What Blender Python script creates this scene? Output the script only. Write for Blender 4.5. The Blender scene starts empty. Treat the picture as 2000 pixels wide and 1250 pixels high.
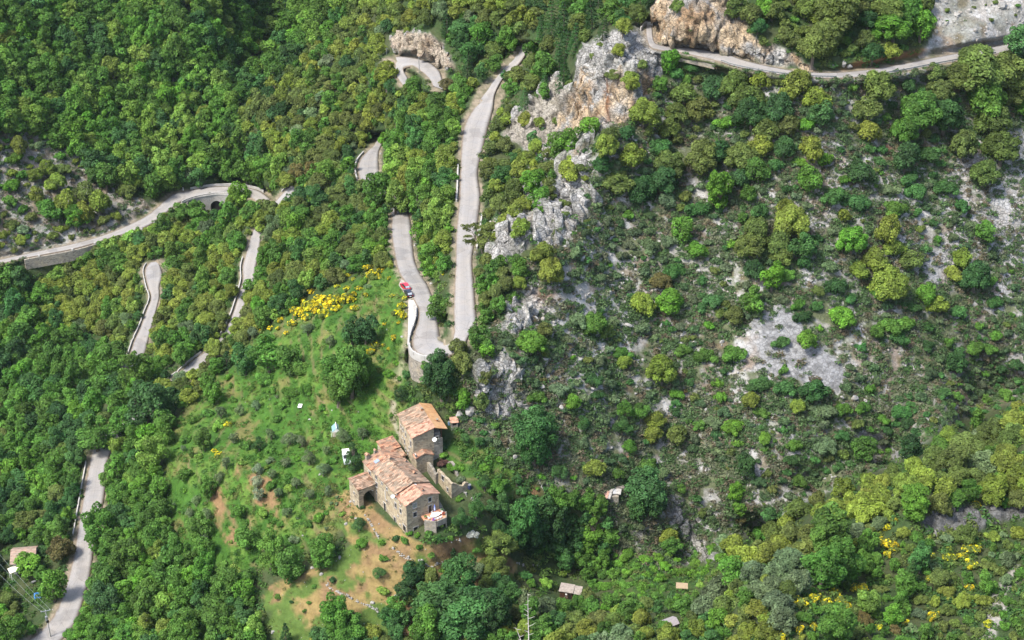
import bpy, math, random
import numpy as np
from mathutils import Vector, Matrix

SC = bpy.context.scene
COL = SC.collection
# ---------------------------------------------------------------- camera
CAM_H, PITCH, HFOV = 213.0, math.radians(30), math.radians(36)
FPX = 1000 / math.tan(HFOV / 2)
cd = bpy.data.cameras.new("camera"); cam = bpy.data.objects.new("camera", cd); COL.objects.link(cam)
cam.location = (0, 0, CAM_H); cam.rotation_euler = (math.pi / 2 - PITCH, 0, 0)
cd.sensor_fit = 'HORIZONTAL'; cd.angle = HFOV; cd.clip_start = 1; cd.clip_end = 6000
SC.camera = cam
# ---------------------------------------------------------------- sky and sun
SUN_EL, SUN_AZ = math.radians(56), math.radians(-122)      # azimuth: clockwise from +Y (the view direction); from the left
w = bpy.data.worlds.new("World"); SC.world = w; w.use_nodes = True
nt = w.node_tree; nt.nodes.clear()
sk = nt.nodes.new('ShaderNodeTexSky'); sk.sky_type = 'NISHITA'; sk.sun_disc = False
sk.sun_elevation = SUN_EL; sk.sun_rotation = SUN_AZ
sk.air_density = 1.0; sk.dust_density = 2.5; sk.ozone_density = 1.0
bg = nt.nodes.new('ShaderNodeBackground'); bg.inputs[1].default_value = 0.15
wo = nt.nodes.new('ShaderNodeOutputWorld')
nt.links.new(sk.outputs[0], bg.inputs[0]); nt.links.new(bg.outputs[0], wo.inputs[0])
sd = bpy.data.lights.new("sun", 'SUN'); sd.energy = 2.7; sd.angle = math.radians(12.0); sd.color = (1, 0.955, 0.875)
sun = bpy.data.objects.new("sun", sd); COL.objects.link(sun)
S = Vector((math.sin(SUN_AZ) * math.cos(SUN_EL), math.cos(SUN_AZ) * math.cos(SUN_EL), math.sin(SUN_EL)))
sun.rotation_euler = S.to_track_quat('Z', 'Y').to_euler()
vs = SC.view_settings; vs.view_transform = 'Standard'; vs.look = 'None'; vs.gamma = 1; vs.use_curve_mapping = False
vs.exposure = 1.3
cy = SC.cycles; cy.max_bounces = 5; cy.diffuse_bounces = 4; cy.glossy_bounces = 1; cy.transmission_bounces = 2
cy.transparent_max_bounces = 4; cy.caustics_reflective = False; cy.caustics_refractive = False

R = random.Random(7)
NR = np.random.default_rng(11)
# ---------------------------------------------------------------- pixels of the 2000 x 1250 photograph to points in the place
SP, CP = math.sin(PITCH), math.cos(PITCH)
def rays(u, v):
    cx = (np.asarray(u, float) - 1000) / FPX; cyy = (625 - np.asarray(v, float)) / FPX
    return np.stack([cx, CP + cyy * SP, -SP + cyy * CP], -1)
def at_z(u, v, z):                      # the point at height z that is seen at (u, v)
    d = rays(u, v); t = (np.asarray(z, float) - CAM_H) / d[..., 2]
    return np.array([0, 0, CAM_H]) + d * t[..., None]
def proj(p):
    p = np.asarray(p, float); q = p - np.array([0, 0, CAM_H])
    zz = q[..., 1] * CP - q[..., 2] * SP; up = q[..., 1] * SP + q[..., 2] * CP
    return 1000 + FPX * q[..., 0] / zz, 625 - FPX * up / zz, zz

# ---------------------------------------------------------------- noise
def hash3(ix, iy, iz, seed):
    h = (ix.astype(np.int64) * 374761393 + iy.astype(np.int64) * 668265263 + iz.astype(np.int64) * 2147483647 + seed * 974634777) & 0xffffffff
    h = ((h ^ (h >> 13)) * 1274126177) & 0xffffffff
    h = ((h ^ (h >> 16)) * 2246822519) & 0xffffffff
    return ((h ^ (h >> 15)) & 0xffffff) / float(0xffffff)
def vnoise(p, seed=0):
    p = np.asarray(p, float); i = np.floor(p); f = p - i; f = f * f * (3 - 2 * f)
    i = i.astype(np.int64); x, y, z = i[..., 0], i[..., 1], i[..., 2]
    r = 0
    for dx in (0, 1):
        wx = f[..., 0] if dx else 1 - f[..., 0]
        for dy in (0, 1):
            wy = f[..., 1] if dy else 1 - f[..., 1]
            for dz in (0, 1):
                wz = f[..., 2] if dz else 1 - f[..., 2]
                r = r + wx * wy * wz * hash3(x + dx, y + dy, z + dz, seed)
    return r
def fbm(p, scale, octv=4, seed=0, ridged=False):
    p = np.asarray(p, float) / scale; a, s, r = 0.5, 0, 0
    for o in range(octv):
        n = vnoise(p, seed + o * 17)
        if ridged: n = 1 - np.abs(2 * n - 1)
        r = r + a * n; s += a; a *= 0.5; p = p * 2.03 + 11.3
    return r / s
def cells(p, scale, seed=0):            # distance to the nearest and second nearest feature point, and a random value of the cell
    p = np.asarray(p, float) / scale; i = np.floor(p).astype(np.int64)
    b1 = np.full(p.shape[:-1], 9.0); b2 = b1.copy(); val = np.zeros(p.shape[:-1])
    for dx in (-1, 0, 1):
        for dy in (-1, 0, 1):
            for dz in (-1, 0, 1):
                j = i + np.array([dx, dy, dz]); x, y, z = j[..., 0], j[..., 1], j[..., 2]
                q = np.stack([x + hash3(x, y, z, seed), y + hash3(x, y, z, seed + 1), z + hash3(x, y, z, seed + 2)], -1)
                d = np.sqrt(((q - p) ** 2).sum(-1)); c = hash3(x, y, z, seed + 3)
                near = d < b1
                b2 = np.where(near, b1, np.minimum(b2, d)); val = np.where(near, c, val); b1 = np.where(near, d, b1)
    return b1, b2, val
def smooth(a, b, x):
    t = np.clip((x - a) / (b - a), 0, 1); return t * t * (3 - 2 * t)
def in_poly(u, v, poly):
    inside = np.zeros(np.shape(u), bool); n = len(poly)
    for i in range(n):
        x1, y1 = poly[i]; x2, y2 = poly[(i + 1) % n]
        if y1 == y2: continue
        inside ^= ((y1 > v) != (y2 > v)) & (u < (x2 - x1) * (v - y1) / (y2 - y1) + x1)
    return inside
def poly_mask(u, v, poly, soft=12):     # 1 inside, fading over `soft` around the border
    poly = [(float(a), float(b)) for a, b in poly]
    d = np.full(np.shape(u), 1e9); n = len(poly)
    for i in range(n):
        x1, y1 = poly[i]; x2, y2 = poly[(i + 1) % n]
        ex, ey = x2 - x1, y2 - y1; L = ex * ex + ey * ey + 1e-9
        t = np.clip(((u - x1) * ex + (v - y1) * ey) / L, 0, 1)
        d = np.minimum(d, np.hypot(u - x1 - t * ex, v - y1 - t * ey))
    s = np.where(in_poly(u, v, poly), d, -d)
    return smooth(-soft, soft, s)

# ---------------------------------------------------------------- the lie of the land: heights (m) read off at pixels of the photograph
CTRL = [
 # main rocky slope
 (1500,1080,-20),(1500,1000,-14),(1500,900,-6),(1500,800,2),(1500,700,10),(1500,600,19),(1500,500,27),(1500,400,36),(1500,300,45),(1500,200,55),
 (1300,1100,-22),(1300,1000,-14),(1300,900,-7),(1300,800,1),(1300,700,9),(1300,600,17),(1300,500,25),(1300,400,34),(1300,300,43),(1300,200,52.6),
 (1750,850,-5),(1750,750,3.5),(1750,600,16),(1750,500,25),(1750,400,34),(1750,300,43),(1750,200,53),
 (2000,700,2.5),(2000,600,11),(2000,500,19),(2000,400,28.5),(2000,300,37),(2000,200,47),(2250,700,-3),(2250,500,14),(2250,300,32),(2250,100,52),
 (1280,85,64),(1403,108,63),(1500,136,62),(1644,147,61),(1735,137,60.5),(1836,118,60),(1960,95,60),(2250,50,60),
 (1330,0,76),(1450,0,75),(1600,20,72),(1750,20,71.5),(1900,0,70.5),(2000,0,70.5),(1900,55,66.3),(1836,95,61.8),(1750,112,62.3),(1960,72,62.3),(1500,-200,94),(2000,-250,96),(1330,40,72.5),(1470,80,68),
 # ridge with crags
 (1210,65,67),(1160,100,62),(1110,250,42),(1200,235,52),(1150,290,47),(1110,400,37),(1000,475,33),(1030,590,26),(980,720,19),(950,770,13),(900,800,9),(1000,800,8.5),
 (1060,330,37),(980,330,30),(1040,200,40),(1000,240,34),(1100,480,34),(1100,600,24),(1100,700,16),(1100,850,3),(1230,40,66),
 # roads by the ridge
 (913,655,22),(908,554,24),(905,454,26),(916,336,28.5),(925,249,31),(960,170,33.5),(1013,118,37),
 (783,420,8),(790,504,12),(815,554,14.5),(835,605,17),(835,650,18.5),(850,690,19.5),(720,335,2.5),(735,290,0),
 (576,368,-4),(500,450,-12),(487,520,-17),(457,620,-22),(388,708,-28),(250,820,-36),(198,884,-39.5),(180,1000,-42),(160,1085,-43.5),(125,1210,-46),
 (300,525,-42),(297,600,-44),(272,690,-47),
 (510,378,-38),(420,370,-39),(345,385,-40),(290,422,-41),(200,463,-42),(28,504,-44),(-200,560,-46),
 (800,125,26),(850,145,27),(785,155,24),
 (865,620,19.5),(850,500,17),(840,400,18),(800,300,14),(850,200,22),(820,65,36),(850,0,44),(900,60,39),(1000,50,45),(1100,50,52),(1200,0,60),(1100,130,48),
 # houses and meadow
 (820,890,1.5),(780,849,2),(795,1048,-4),(731,978,-3),(881,980,-2.3),(852,968,-2.4),(836,940,-1.2),(905,965,-1.5),(845,1042,-2.6),(885,1030,-2.6),(940,1040,-6),(815,1056,-4.3),(888,905,1.2),(860,925,-.5),(700,990,-3.5),(1000,1000,-8),(1100,950,-4),(1180,970,-8),(1110,1150,-24),(900,1100,-12),(700,1100,-10),
 (560,1180,-17),(700,1240,-18),(500,1000,-14),(450,900,-13),(300,1000,-32),(250,1200,-38),(400,1200,-27),(650,700,4),(600,850,-6),(450,780,-20),(350,780,-29),
 (700,620,7),(600,600,-2),(500,640,-14),(750,750,8),(700,500,3),(600,450,-6),(770,680,10),(640,380,-3),(900,900,2),(950,870,4),
 # mid ridge and far wooded mountain
 (480,200,-15),(600,100,-2),(700,0,15),(600,200,0),(700,200,8),(560,330,-14),(600,260,-6),(720,80,20),
 (420,300,-33),(420,200,-20),(420,100,-7),(420,0,6),(500,150,-22),(480,90,-14),(600,0,-3),(550,80,-19),
 (0,400,-32),(0,300,-20),(0,200,-8),(0,100,5),(0,0,18),(200,300,-29.5),(200,200,-15.6),(200,100,-2.7),(200,0,10.6),(-200,300,-14),(-200,0,24),
 (100,-200,36),(500,-200,26),(900,-200,66),(1200,-200,84),
 # valley under the bridge road, forest at the lower left
 (60,540,-50),(0,620,-62),(150,620,-62),(200,545,-53),(425,418,-47.5),(440,405,-46.5),(452,428,-44),(395,425,-47.5),(470,412,-42.5),(375,450,-46),(410,465,-42),(400,560,-30),(380,640,-33),(200,700,-55),(100,700,-58),(0,800,-60),
 (100,850,-53),(0,1000,-55),(50,1090,-48.5),(0,1250,-50),(100,950,-49),(-250,700,-60),(-250,1000,-56),(-200,1350,-50),(200,1350,-42),(600,1350,-28),
 # near spur at the lower right
 (2000,840,17.5),(1850,905,12),(1750,945,10.5),(1600,1030,6.5),(1500,1090,4),(1400,1155,0),(1300,1200,-3),(2000,1000,14),(2000,1240,15),(1700,1240,15),(1400,1250,6),
 (1200,1245,-5),(1050,1240,-12),(1800,1050,13),(1650,1120,11),(2250,900,22),(2250,1300,20),(1600,1350,18),(1000,1350,-14),
 (1580,840,-1.5),(1600,900,-7.5),(1660,890,-8),(1700,850,-5),(1850,790,0),(1540,970,-12),(1440,1000,-15.5),(1240,1000,-13),(1180,1050,-17),(1100,785,9.5),(1140,740,12.5),(1050,745,14),(1200,700,12),(1200,600,18.5),(1200,500,26),(1200,400,34.5),
 (1740,905,-10),(1900,845,-6),(1600,975,-13),(1450,1060,-19),(1350,1115,-22),(1200,1140,-21.5),(2000,790,-4),
]
C = np.array(CTRL, float)
cd_ = rays(C[:, 0], C[:, 1]); inv = cd_[:, 2] / (C[:, 2] - CAM_H)     # 1 / distance along the axis: planes stay planes
def tps_fit(x, y, val, lam=2e-4):
    n = len(x); X = np.stack([x, y], 1) / 1000
    r2 = ((X[:, None] - X[None]) ** 2).sum(-1); K = 0.5 * r2 * np.log(r2 + 1e-12) + lam * np.eye(n)
    Pm = np.concatenate([np.ones((n, 1)), X], 1)
    A = np.zeros((n + 3, n + 3)); A[:n, :n] = K; A[:n, n:] = Pm; A[n:, :n] = Pm.T
    return X, np.linalg.solve(A, np.concatenate([val, np.zeros(3)]))
def tps_eval(fit, u, v):
    X, c = fit; n = len(X); out = np.empty(u.size); uu = u.ravel() / 1000; vv = v.ravel() / 1000
    for s in range(0, u.size, 20000):
        a, b = uu[s:s + 20000], vv[s:s + 20000]
        r2 = (a[:, None] - X[None, :, 0]) ** 2 + (b[:, None] - X[None, :, 1]) ** 2
        out[s:s + 20000] = (0.5 * r2 * np.log(r2 + 1e-12)) @ c[:n] + c[n] + c[n + 1] * a + c[n + 2] * b
    return out.reshape(u.shape)
FIT = tps_fit(C[:, 0], C[:, 1], inv * 1000)
STEP = 4
US = np.concatenate([np.arange(-320, -20, 10), np.arange(-20, 2020, STEP), np.arange(2020, 2330, 10)]).astype(float)
VS = np.concatenate([np.arange(-330, -20, 10), np.arange(-20, 1270, STEP), np.arange(1270, 1420, 10)]).astype(float)
GU, GV = np.meshgrid(US, VS)
GD = rays(GU, GV)
GT = 1000.0 / tps_eval(FIT, GU, GV)

# ---------------------------------------------------------------- roads: pairs of opposite kerb points seen in the photograph, and the height there
def spline(pts, n=8):
    P = np.array(pts, float); P = np.vstack([2 * P[0] - P[1], P, 2 * P[-1] - P[-2]]); out = []
    for i in range(1, len(P) - 2):
        p0, p1, p2, p3 = P[i - 1], P[i], P[i + 1], P[i + 2]
        for k in range(n):
            t = k / n
            out.append(0.5 * (2 * p1 + (p2 - p0) * t + (2 * p0 - 5 * p1 + 4 * p2 - p3) * t * t + (3 * p1 - p0 - 3 * p2 + p3) * t ** 3))
    out.append(P[-2]); return np.array(out)
ROADS = {
 # lower branch, hairpin, upper branch, as one ribbon
 'hairpin_road': [(737,270,750,268,-2),(730,284,746,281,-1),(717,296,740,296,0),(700,319,740,322,1.5),(702,349,745,349,3),(724,376,762,374,5),(750,399,785,398,7),(764,420,799,420,8),(764,454,804,454,10),
   (772,504,809,504,12),(779,531,820,531,13.3),(793,554,834,554,14.5),(804,578,844,578,15.8),(817,603,853,603,17),(816,628,856,630,18),(809,648,858,650,18.6),
   (804,669,861,661,19),(810,687,864,665,19.4),(831,697,868,667,19.8),(858,700,873,667,20.3),(888,690,879,664,20.9),(906,674,884,658,21.5),(915,656,887,648,22),(930,636,886,634,22.5),(929,605,886,605,23),(925,554,888,554,24.2),(922,504,890,504,25.2),(930,454,891,454,26.2),
   (938,386,897,386,27.6),(933,336,899,336,28.6),(944,286,901,286,29.8),(953,249,908,242,30.8),(962,214,932,202,32),(967,181,957,166,33.3),(986,148,976,142,34.5),(1010,128,998,118,36),(1023,112,1010,104,37.2),(1030,95,1019,90,38.5)],
 'concrete_ramp': [(797,586,817,586,15.9),(796.5,600,819,600,16.2),(796.5,614,818,614,16.3),(796.5,636,812,636,16.0),(796,656,805,656,15.5),(795,674,799.5,672,15.0)],
 'wooded_road': [(580,350,592,352,-3),(557,372,576,376,-5),(530,402,552,406,-8),(505,432,524,434,-11),(492,456,511,456,-12.6),(483,487,507,487,-15),(474,520,500,520,-17.2),(474,548,495,548,-18.6),(463,588,480,588,-21),(451,622,468,622,-23),(435,652,452,652,-25),(406,683,424,690,-27.2),(380,701,399,710,-28.8),
   (354,724,374,734,-30.6),(320,750,340,764,-32.6),(284,778,304,798,-34.4),(245,812,268,834,-36.4),(205,848,236,860,-38.4),(180,884,217,884,-39.6),(173,914,207,914,-40.4),(165,958,205,958,-41.3),(158,998,198,998,-42.1),(150,1045,186,1045,-43),(144,1085,181,1085,-43.8),(134,1126,175,1126,-44.5),(124,1159,166,1159,-45),(113,1186,157,1190,-45.5),(98,1212,146,1218,-46),(70,1240,118,1252,-46.6),(30,1266,76,1284,-47.2)],
 'valley_road': [(304,511,310,516,-41.6),(292,513,314,524,-41.8),(284,524,317,534,-42),(283,537,316,544,-42.2),(289,561,311,559,-42.6),(295,582,311,580,-43.1),(285,610,304,610,-44),(275,638,297,636,-45),(263,664,290,662,-46),(253,692,282,692,-47),(240,716,268,718,-48)],
 'bridge_road': [(-120,535,-100,543,-45.6),(22,502,30,508,-44),(134,478,140,486.5,-42.8),(202,459.5,208,467,-42),(264,433,281,444,-41.2),(292,417,312,425,-40.8),(318,395,337,405,-40.4),(341,377,357,392,-40),(368,372.5,380,384,-39.7),(389,368,400,380,-39.4),(417,364.5,423,377,-39.1),(450,363.5,448,378,-38.8),(473,364.5,470,379.5,-38.5),(491,368,484,383,-38.3),(509,374,497,391,-38),(528,388,508,402,-37.5)],
 'top_road': [(1262,44,1273,44,65),(1262,62,1274,62,64.8),(1264,78,1276,77,64.5),(1272,93,1283,86,64.2),(1298,99,1302,90.5,63.9),(1336,104,1338,92.5,63.5),(1403,119.5,1406,101,63),(1437,130,1454,117,62.7),(1500,142,1506,130,62.3),(1567,150,1569,140,61.8),(1644,152,1644,141,61.3),(1735,144,1733,130,60.8),(1836,125,1832,111,60.4),(1960,102.5,1956,88,60),(2080,82,2076,68,59.6),(2300,45,2295,30,59)],
 'bend_road': [(868,176,846,168,28.2),(863,152,840,157,27.6),(857,137,833,148,27.2),(843,124,818,136,26.9),(819,115,807,129,26.5),(795,111,797,129,26),(774,110,789,132,25.4),(765,120,788,136,24.8),(769,134,789,140,24.2),(775,150,794,148,23.5),(788,168,801,160,22.8)],
}
RIB = {}
for nm, st in ROADS.items():
    S_ = spline(st, 8)
    Lp, Rp = at_z(S_[:, 0], S_[:, 1], S_[:, 4]), at_z(S_[:, 2], S_[:, 3], S_[:, 4])
    RIB[nm] = (Lp, Rp, S_)
best = np.full(GU.shape, 1e9); RZ = np.zeros(GU.shape); ROADM = np.zeros(GU.shape); SHOULD = np.zeros(GU.shape)
GT0 = GT.copy()
for nm, (Lp, Rp, S_) in RIB.items():
    cu, cv = (S_[:, 0] + S_[:, 2]) / 2, (S_[:, 1] + S_[:, 3]) / 2
    sel = np.where((GU > cu.min() - 70) & (GU < cu.max() + 70) & (GV > cv.min() - 60) & (GV < cv.max() + 60))
    u, v = GU[sel], GV[sel]; CC = (Lp + Rp) / 2; HW = np.hypot(*(Lp - Rp)[:, :2].T) / 2
    for s in range(0, len(u), 8000):
        a, b = u[s:s + 8000], v[s:s + 8000]; idx = (sel[0][s:s + 8000], sel[1][s:s + 8000])
        k = ((a[:, None] - cu) ** 2 + (b[:, None] - cv) ** 2).argmin(1)
        # refine by distance on the road's own level
        bd = np.full(len(a), 1e9); bz = np.zeros(len(a))
        for dk in range(-10, 11, 1):
            kk = np.clip(k + dk, 0, len(cu) - 1); Pw = at_z(a, b, CC[kk, 2])
            # distance to the cross-line L-R of this station
            d = np.hypot(Pw[:, 0] - CC[kk, 0], Pw[:, 1] - CC[kk, 1]) - HW[kk]
            upd = d < bd; bd = np.where(upd, d, bd); bz = np.where(upd, CC[kk, 2], bz)
        cur = best[idx]; upd = bd < cur
        best[idx] = np.where(upd, bd, cur); RZ[idx] = np.where(upd, bz, RZ[idx])
CUT = np.maximum(poly_mask(GU, GV, [(345,393),(375,386),(400,381),(425,379),(455,380),(470,400),(440,440),(360,430)], 3), np.maximum(poly_mask(GU, GV, [(30,509),(140,488),(205,468),(285,445),(312,427),(330,440),(200,500),(60,545)], 3), poly_mask(GU, GV, [(795,672),(806,682),(830,700),(850,704),(850,735),(795,735)], 3)))
ba, bb = 0.9 * (1 - CUT) + 0.3 * CUT, 5.5 * (1 - CUT) + 1.2 * CUT
ROADM = 1 - smooth(ba, bb, best)                 # 1 on the road bed, 0 away from it
tr = (RZ - 0.16 - CAM_H) / GD[..., 2]
GT = np.where(ROADM > 0, GT * (1 - ROADM) + tr * ROADM, GT)
SHOULD = 1 - smooth(.5, 1.7, best)
# ---------------------------------------------------------------- what grows or lies on the ground, as areas of the photograph mapped onto the land
def area(poly, soft=14, wob=14, seed=3):
    wu = GU + (fbm(GP, 6, 3, seed) - .5) * 2 * wob; wv = GV + (fbm(GP, 6, 3, seed + 50) - .5) * 2 * wob
    return poly_mask(wu, wv, poly, soft)
GP = np.array([0, 0, CAM_H]) + GD * GT[..., None]
POLY = {
 'meadow': [(820,600),(795,560),(770,500),(740,520),(700,540),(640,570),(560,620),(480,680),(420,740),(380,780),(330,850),(320,930),(335,1000),(350,1080),(470,1120),(560,1110),(640,1060),(700,1000),(720,900),(770,860),(800,780),(790,690)],
 'dry': [(640,965),(690,960),(740,1000),(790,1050),(860,1060),(960,1040),(1010,1100),(1000,1150),(900,1140),(820,1160),(800,1260),(740,1260),(640,1250),(545,1265),(515,1190),(520,1140),(590,1115),(660,1085),(690,1060),(650,1020)],
 'soil': [(455,925),(480,930),(500,990),(540,1010),(550,980),(530,930),(480,905)],
 'soil2': [(405,950),(430,955),(465,1060),(440,1060),(415,1010)],
 'crag': [(1140,85),(1200,58),(1275,60),(1295,110),(1290,160),(1270,200),(1210,240),(1140,268),(1090,265),(1095,220),(1120,190),(1125,130)],
 'cliff': [(1276,-40),(1275,85),(1300,92),(1400,102),(1460,118),(1520,130),(1600,140),(1560,110),(1500,90),(1460,70),(1450,30),(1480,-40)],
 'ridge1': [(1135,285),(1160,330),(1150,370),(1150,410),(1110,470),(1075,490),(1040,480),(1060,430),(1080,380),(1115,350)],
 'ridge2': [(950,490),(975,460),(1010,435),(1040,420),(1040,480),(1010,500),(965,512)],
 'ridge3': [(985,620),(1000,570),(1050,560),(1080,600),(1060,630),(1010,650),(985,655)],
 'ridge4': [(925,770),(930,720),(975,695),(1020,720),(1020,790),(990,820),(960,820)],
 'ridge5': [(1060,170),(1090,150),(1120,200),(1090,260),(1050,310),(980,260),(1010,230)],
 'slab1': [(1500,590),(1550,600),(1570,640),(1590,660),(1625,690),(1660,740),(1640,770),(1600,775),(1560,740),(1500,735),(1455,730),(1460,690),(1475,630)],
 'slab2': [(1815,485),(1845,482),(1850,520),(1835,555),(1810,545)],
 'slab3': [(1940,565),(1985,560),(1985,580),(1950,585)],
 'slab4': [(1660,840),(1700,840),(1755,885),(1745,900),(1700,870)],
 'scree': [(1815,-40),(1820,70),(1800,110),(1860,105),(2050,80),(2050,-40)],
 'pale1': [(1575,270),(1640,250),(1660,330),(1640,420),(1600,470),(1590,540),(1620,560),(1570,560),(1560,460),(1580,400)],
 'pale2': [(1860,320),(2020,220),(2020,520),(1960,490),(1900,430),(1860,370)],
 'pale3': [(1300,960),(1330,970),(1370,1050),(1400,1085),(1340,1095),(1320,1050),(1290,1010)],
 'plazacliff': [(765,72),(800,60),(850,68),(862,85),(890,130),(868,140),(840,120),(800,108),(764,100)],
 'bank': [(-40,260),(60,250),(130,290),(190,310),(260,390),(300,400),(240,450),(150,480),(20,500),(-40,510)],
 'darkrock': [(1800,1010),(1850,990),(2000,985),(2000,1010),(1910,1035),(1810,1045)],
 'path_ne': [(1990,1100),(2000,1130),(1960,1180),(1940,1250),(1910,1250),(1920,1200),(1960,1140)],
 'footpath': [(770,740),(780,745),(795,680),(805,672),(798,668),(788,680)],
 'yard': [(755,790),(765,788),(775,830),(795,850),(800,880),(780,860),(765,830)],
 'meadow2': [(860,880),(895,850),(960,870),(1010,930),(1000,970),(940,955),(900,930),(880,910)],
 'bramble': [(1180,1090),(1300,1080),(1400,1110),(1380,1160),(1300,1185),(1200,1150)],
 'slopeB': [(1040,500),(1110,420),(1160,300),(1230,240),(1290,165),(1400,140),(1550,155),(1700,150),(1860,130),(2100,100),(2100,760),(1900,800),(1740,900),(1600,965),(1450,1050),(1330,1110),(1200,1090),(1150,980),(980,900),(900,820),(920,740),(960,640),(1000,560)],
 'pale4': [(1430,690),(1480,640),(1470,760),(1440,800)],
 'pale5': [(1480,800),(1530,790),(1560,840),(1540,900),(1490,920),(1470,1000),(1450,980),(1460,880)],
 'rubble_ridge': [(1040,300),(1100,260),(1160,280),(1120,350),(1060,420),(1000,460),(950,500),(960,430),(1010,380)],
 'streak1': [(1690,330),(1740,330),(1760,430),(1800,470),(1790,560),(1750,480),(1700,400)],
 'streak2': [(1480,470),(1500,470),(1480,600),(1440,700),(1420,700),(1450,600)],
 'streak3': [(1850,420),(1960,430),(2030,480),(2030,600),(1960,590),(1900,540),(1840,560),(1830,480)],
 'streak4': [(1660,640),(1720,660),(1740,760),(1690,760),(1650,700)],
 'streak5': [(1090,560),(1160,560),(1180,680),(1140,760),(1060,740),(1070,650)],
 'pale6': [(1100,430),(1180,400),(1200,470),(1260,560),(1330,560),(1300,640),(1240,680),(1160,620),(1100,560)],
}
M = {k: area(p, 12, 26 if k.startswith(('slab', 'pale')) else 12, 3 + i) for i, (k, p) in enumerate(POLY.items())}
rag = (fbm(GP, 2.4, 3, 15) - .5) * 1.2
M = {k: (np.where((m > .01) & (m < .99), smooth(.28, .72, m + rag), m) if k not in ('meadow', 'slopeB', 'footpath') else m) for k, m in M.items()}
ROCK = np.clip(M['crag'] + M['cliff'] + M['ridge1'] + M['ridge2'] + M['ridge3'] + M['ridge4'] + M['ridge5'] * .8 + M['plazacliff'] + M['pale3'] * .8 + M['darkrock'] * .6, 0, 1)
SLAB = np.clip(M['slab1'] + M['slab2'] + M['slab3'] + M['slab4'], 0, 1)
# relief: crags lumpy and cleft, slope rough, meadow gently terraced
keep = np.clip(1 - ROADM * 1.2, 0, 1)
GN = np.cross(np.gradient(GP, axis=1), np.gradient(GP, axis=0)); GN /= -np.linalg.norm(GN, axis=-1, keepdims=True) + 1e-9
GN *= np.sign((GN * -GD).sum(-1))[..., None]
c1, c2, cv_ = cells(GP * np.array([1, 1, .8]), 5.5, 5); d1, d2, dv_ = cells(GP * np.array([1, 1, .8]), 2.0, 9)
crag = 2.6 * (fbm(GP, 13, 4, 21) - .5) * 2 + (cv_ - .5) * 1.7 + (dv_ - .5) * .8 - 0.9 * (1 - smooth(0, .16, c2 - c1)) - .45 * (1 - smooth(0, .2, d2 - d1)) + (fbm(GP, 1.6, 3, 77) - .5) * .9
e1, e2, ev_ = cells(GP * np.array([1, 1, .45]), 3.4, 13)
crag = crag * 1.35 + (ev_ - .5) * 1.5 - 1.1 * (1 - smooth(0, .14, e2 - e1)) + 2.2 * (fbm(GP * np.array([1, 1, .35]), 7, 3, 23, True) - .55)
crag = np.where(crag < 0, crag * .7, crag)
rough = (fbm(GP, 9, 4, 31) - .5) * 2.2 + (fbm(GP, 1.8, 3, 37) - .5) * .8
slabr = (fbm(GP * np.array([1, 1, 2.2]), 4, 4, 41) - .5) * .7
terr = ((GP[..., 2] / 2.2 + (fbm(GP, 14, 3, 55) - .5) * 1.2) % 1.0); step_ = (.5 - terr) * smooth(0, .14, terr) ; riser = np.exp(-((terr - .04) / .09) ** 2) + np.exp(-((terr - 1.0) / .09) ** 2)
rough = rough + M['bank'] * (fbm(GP * np.array([1, 1, .4]), 3.2, 4, 33, True) - .6) * 2.4
disp = crag * ROCK + (1 - ROCK) * (slabr * SLAB + (1 - SLAB) * (rough * (.35 + .65 * np.clip(M['slopeB'] + M['bank'] + M['scree'], 0, 1))))
M['meadow'] = np.clip(M['meadow'], 0, 1); meadow_m = np.clip(M['meadow'] + M['dry'], 0, 1)
disp = disp * (1 - .6 * meadow_m) * keep
GP = GP + GN * disp[..., None]
GP[..., 2] += step_ * 1.15 * meadow_m * keep * (1 - poly_mask(GU, GV, [(660, 1000), (690, 890), (770, 780), (900, 790), (960, 940), (880, 1070), (780, 1070)], 14))
GT = GP[..., 1] / GD[..., 1] * 0 + ((GP - np.array([0, 0, CAM_H])) * GD).sum(-1) / (GD * GD).sum(-1)

def ground(u, v):                        # ground point seen at pixel (u, v)
    u = np.asarray(u, float); v = np.asarray(v, float)
    fu = np.interp(u, US, np.arange(len(US))); fv = np.interp(v, VS, np.arange(len(VS)))
    i = np.clip(fv.astype(int), 0, len(VS) - 2); j = np.clip(fu.astype(int), 0, len(US) - 2); a = (fv - i)[..., None]; b = (fu - j)[..., None]
    return GP[i, j] * (1 - a) * (1 - b) + GP[i, j + 1] * (1 - a) * b + GP[i + 1, j] * a * (1 - b) + GP[i + 1, j + 1] * a * b
def grid_at(A, u, v):
    j = np.clip(np.searchsorted(US, u), 0, len(US) - 1); i = np.clip(np.searchsorted(VS, v), 0, len(VS) - 1); return A[i, j]
def scale_at(u, v):                      # photograph pixels per metre at the ground seen at (u, v)
    p = ground(u, v); return FPX / proj(p)[2]

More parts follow.
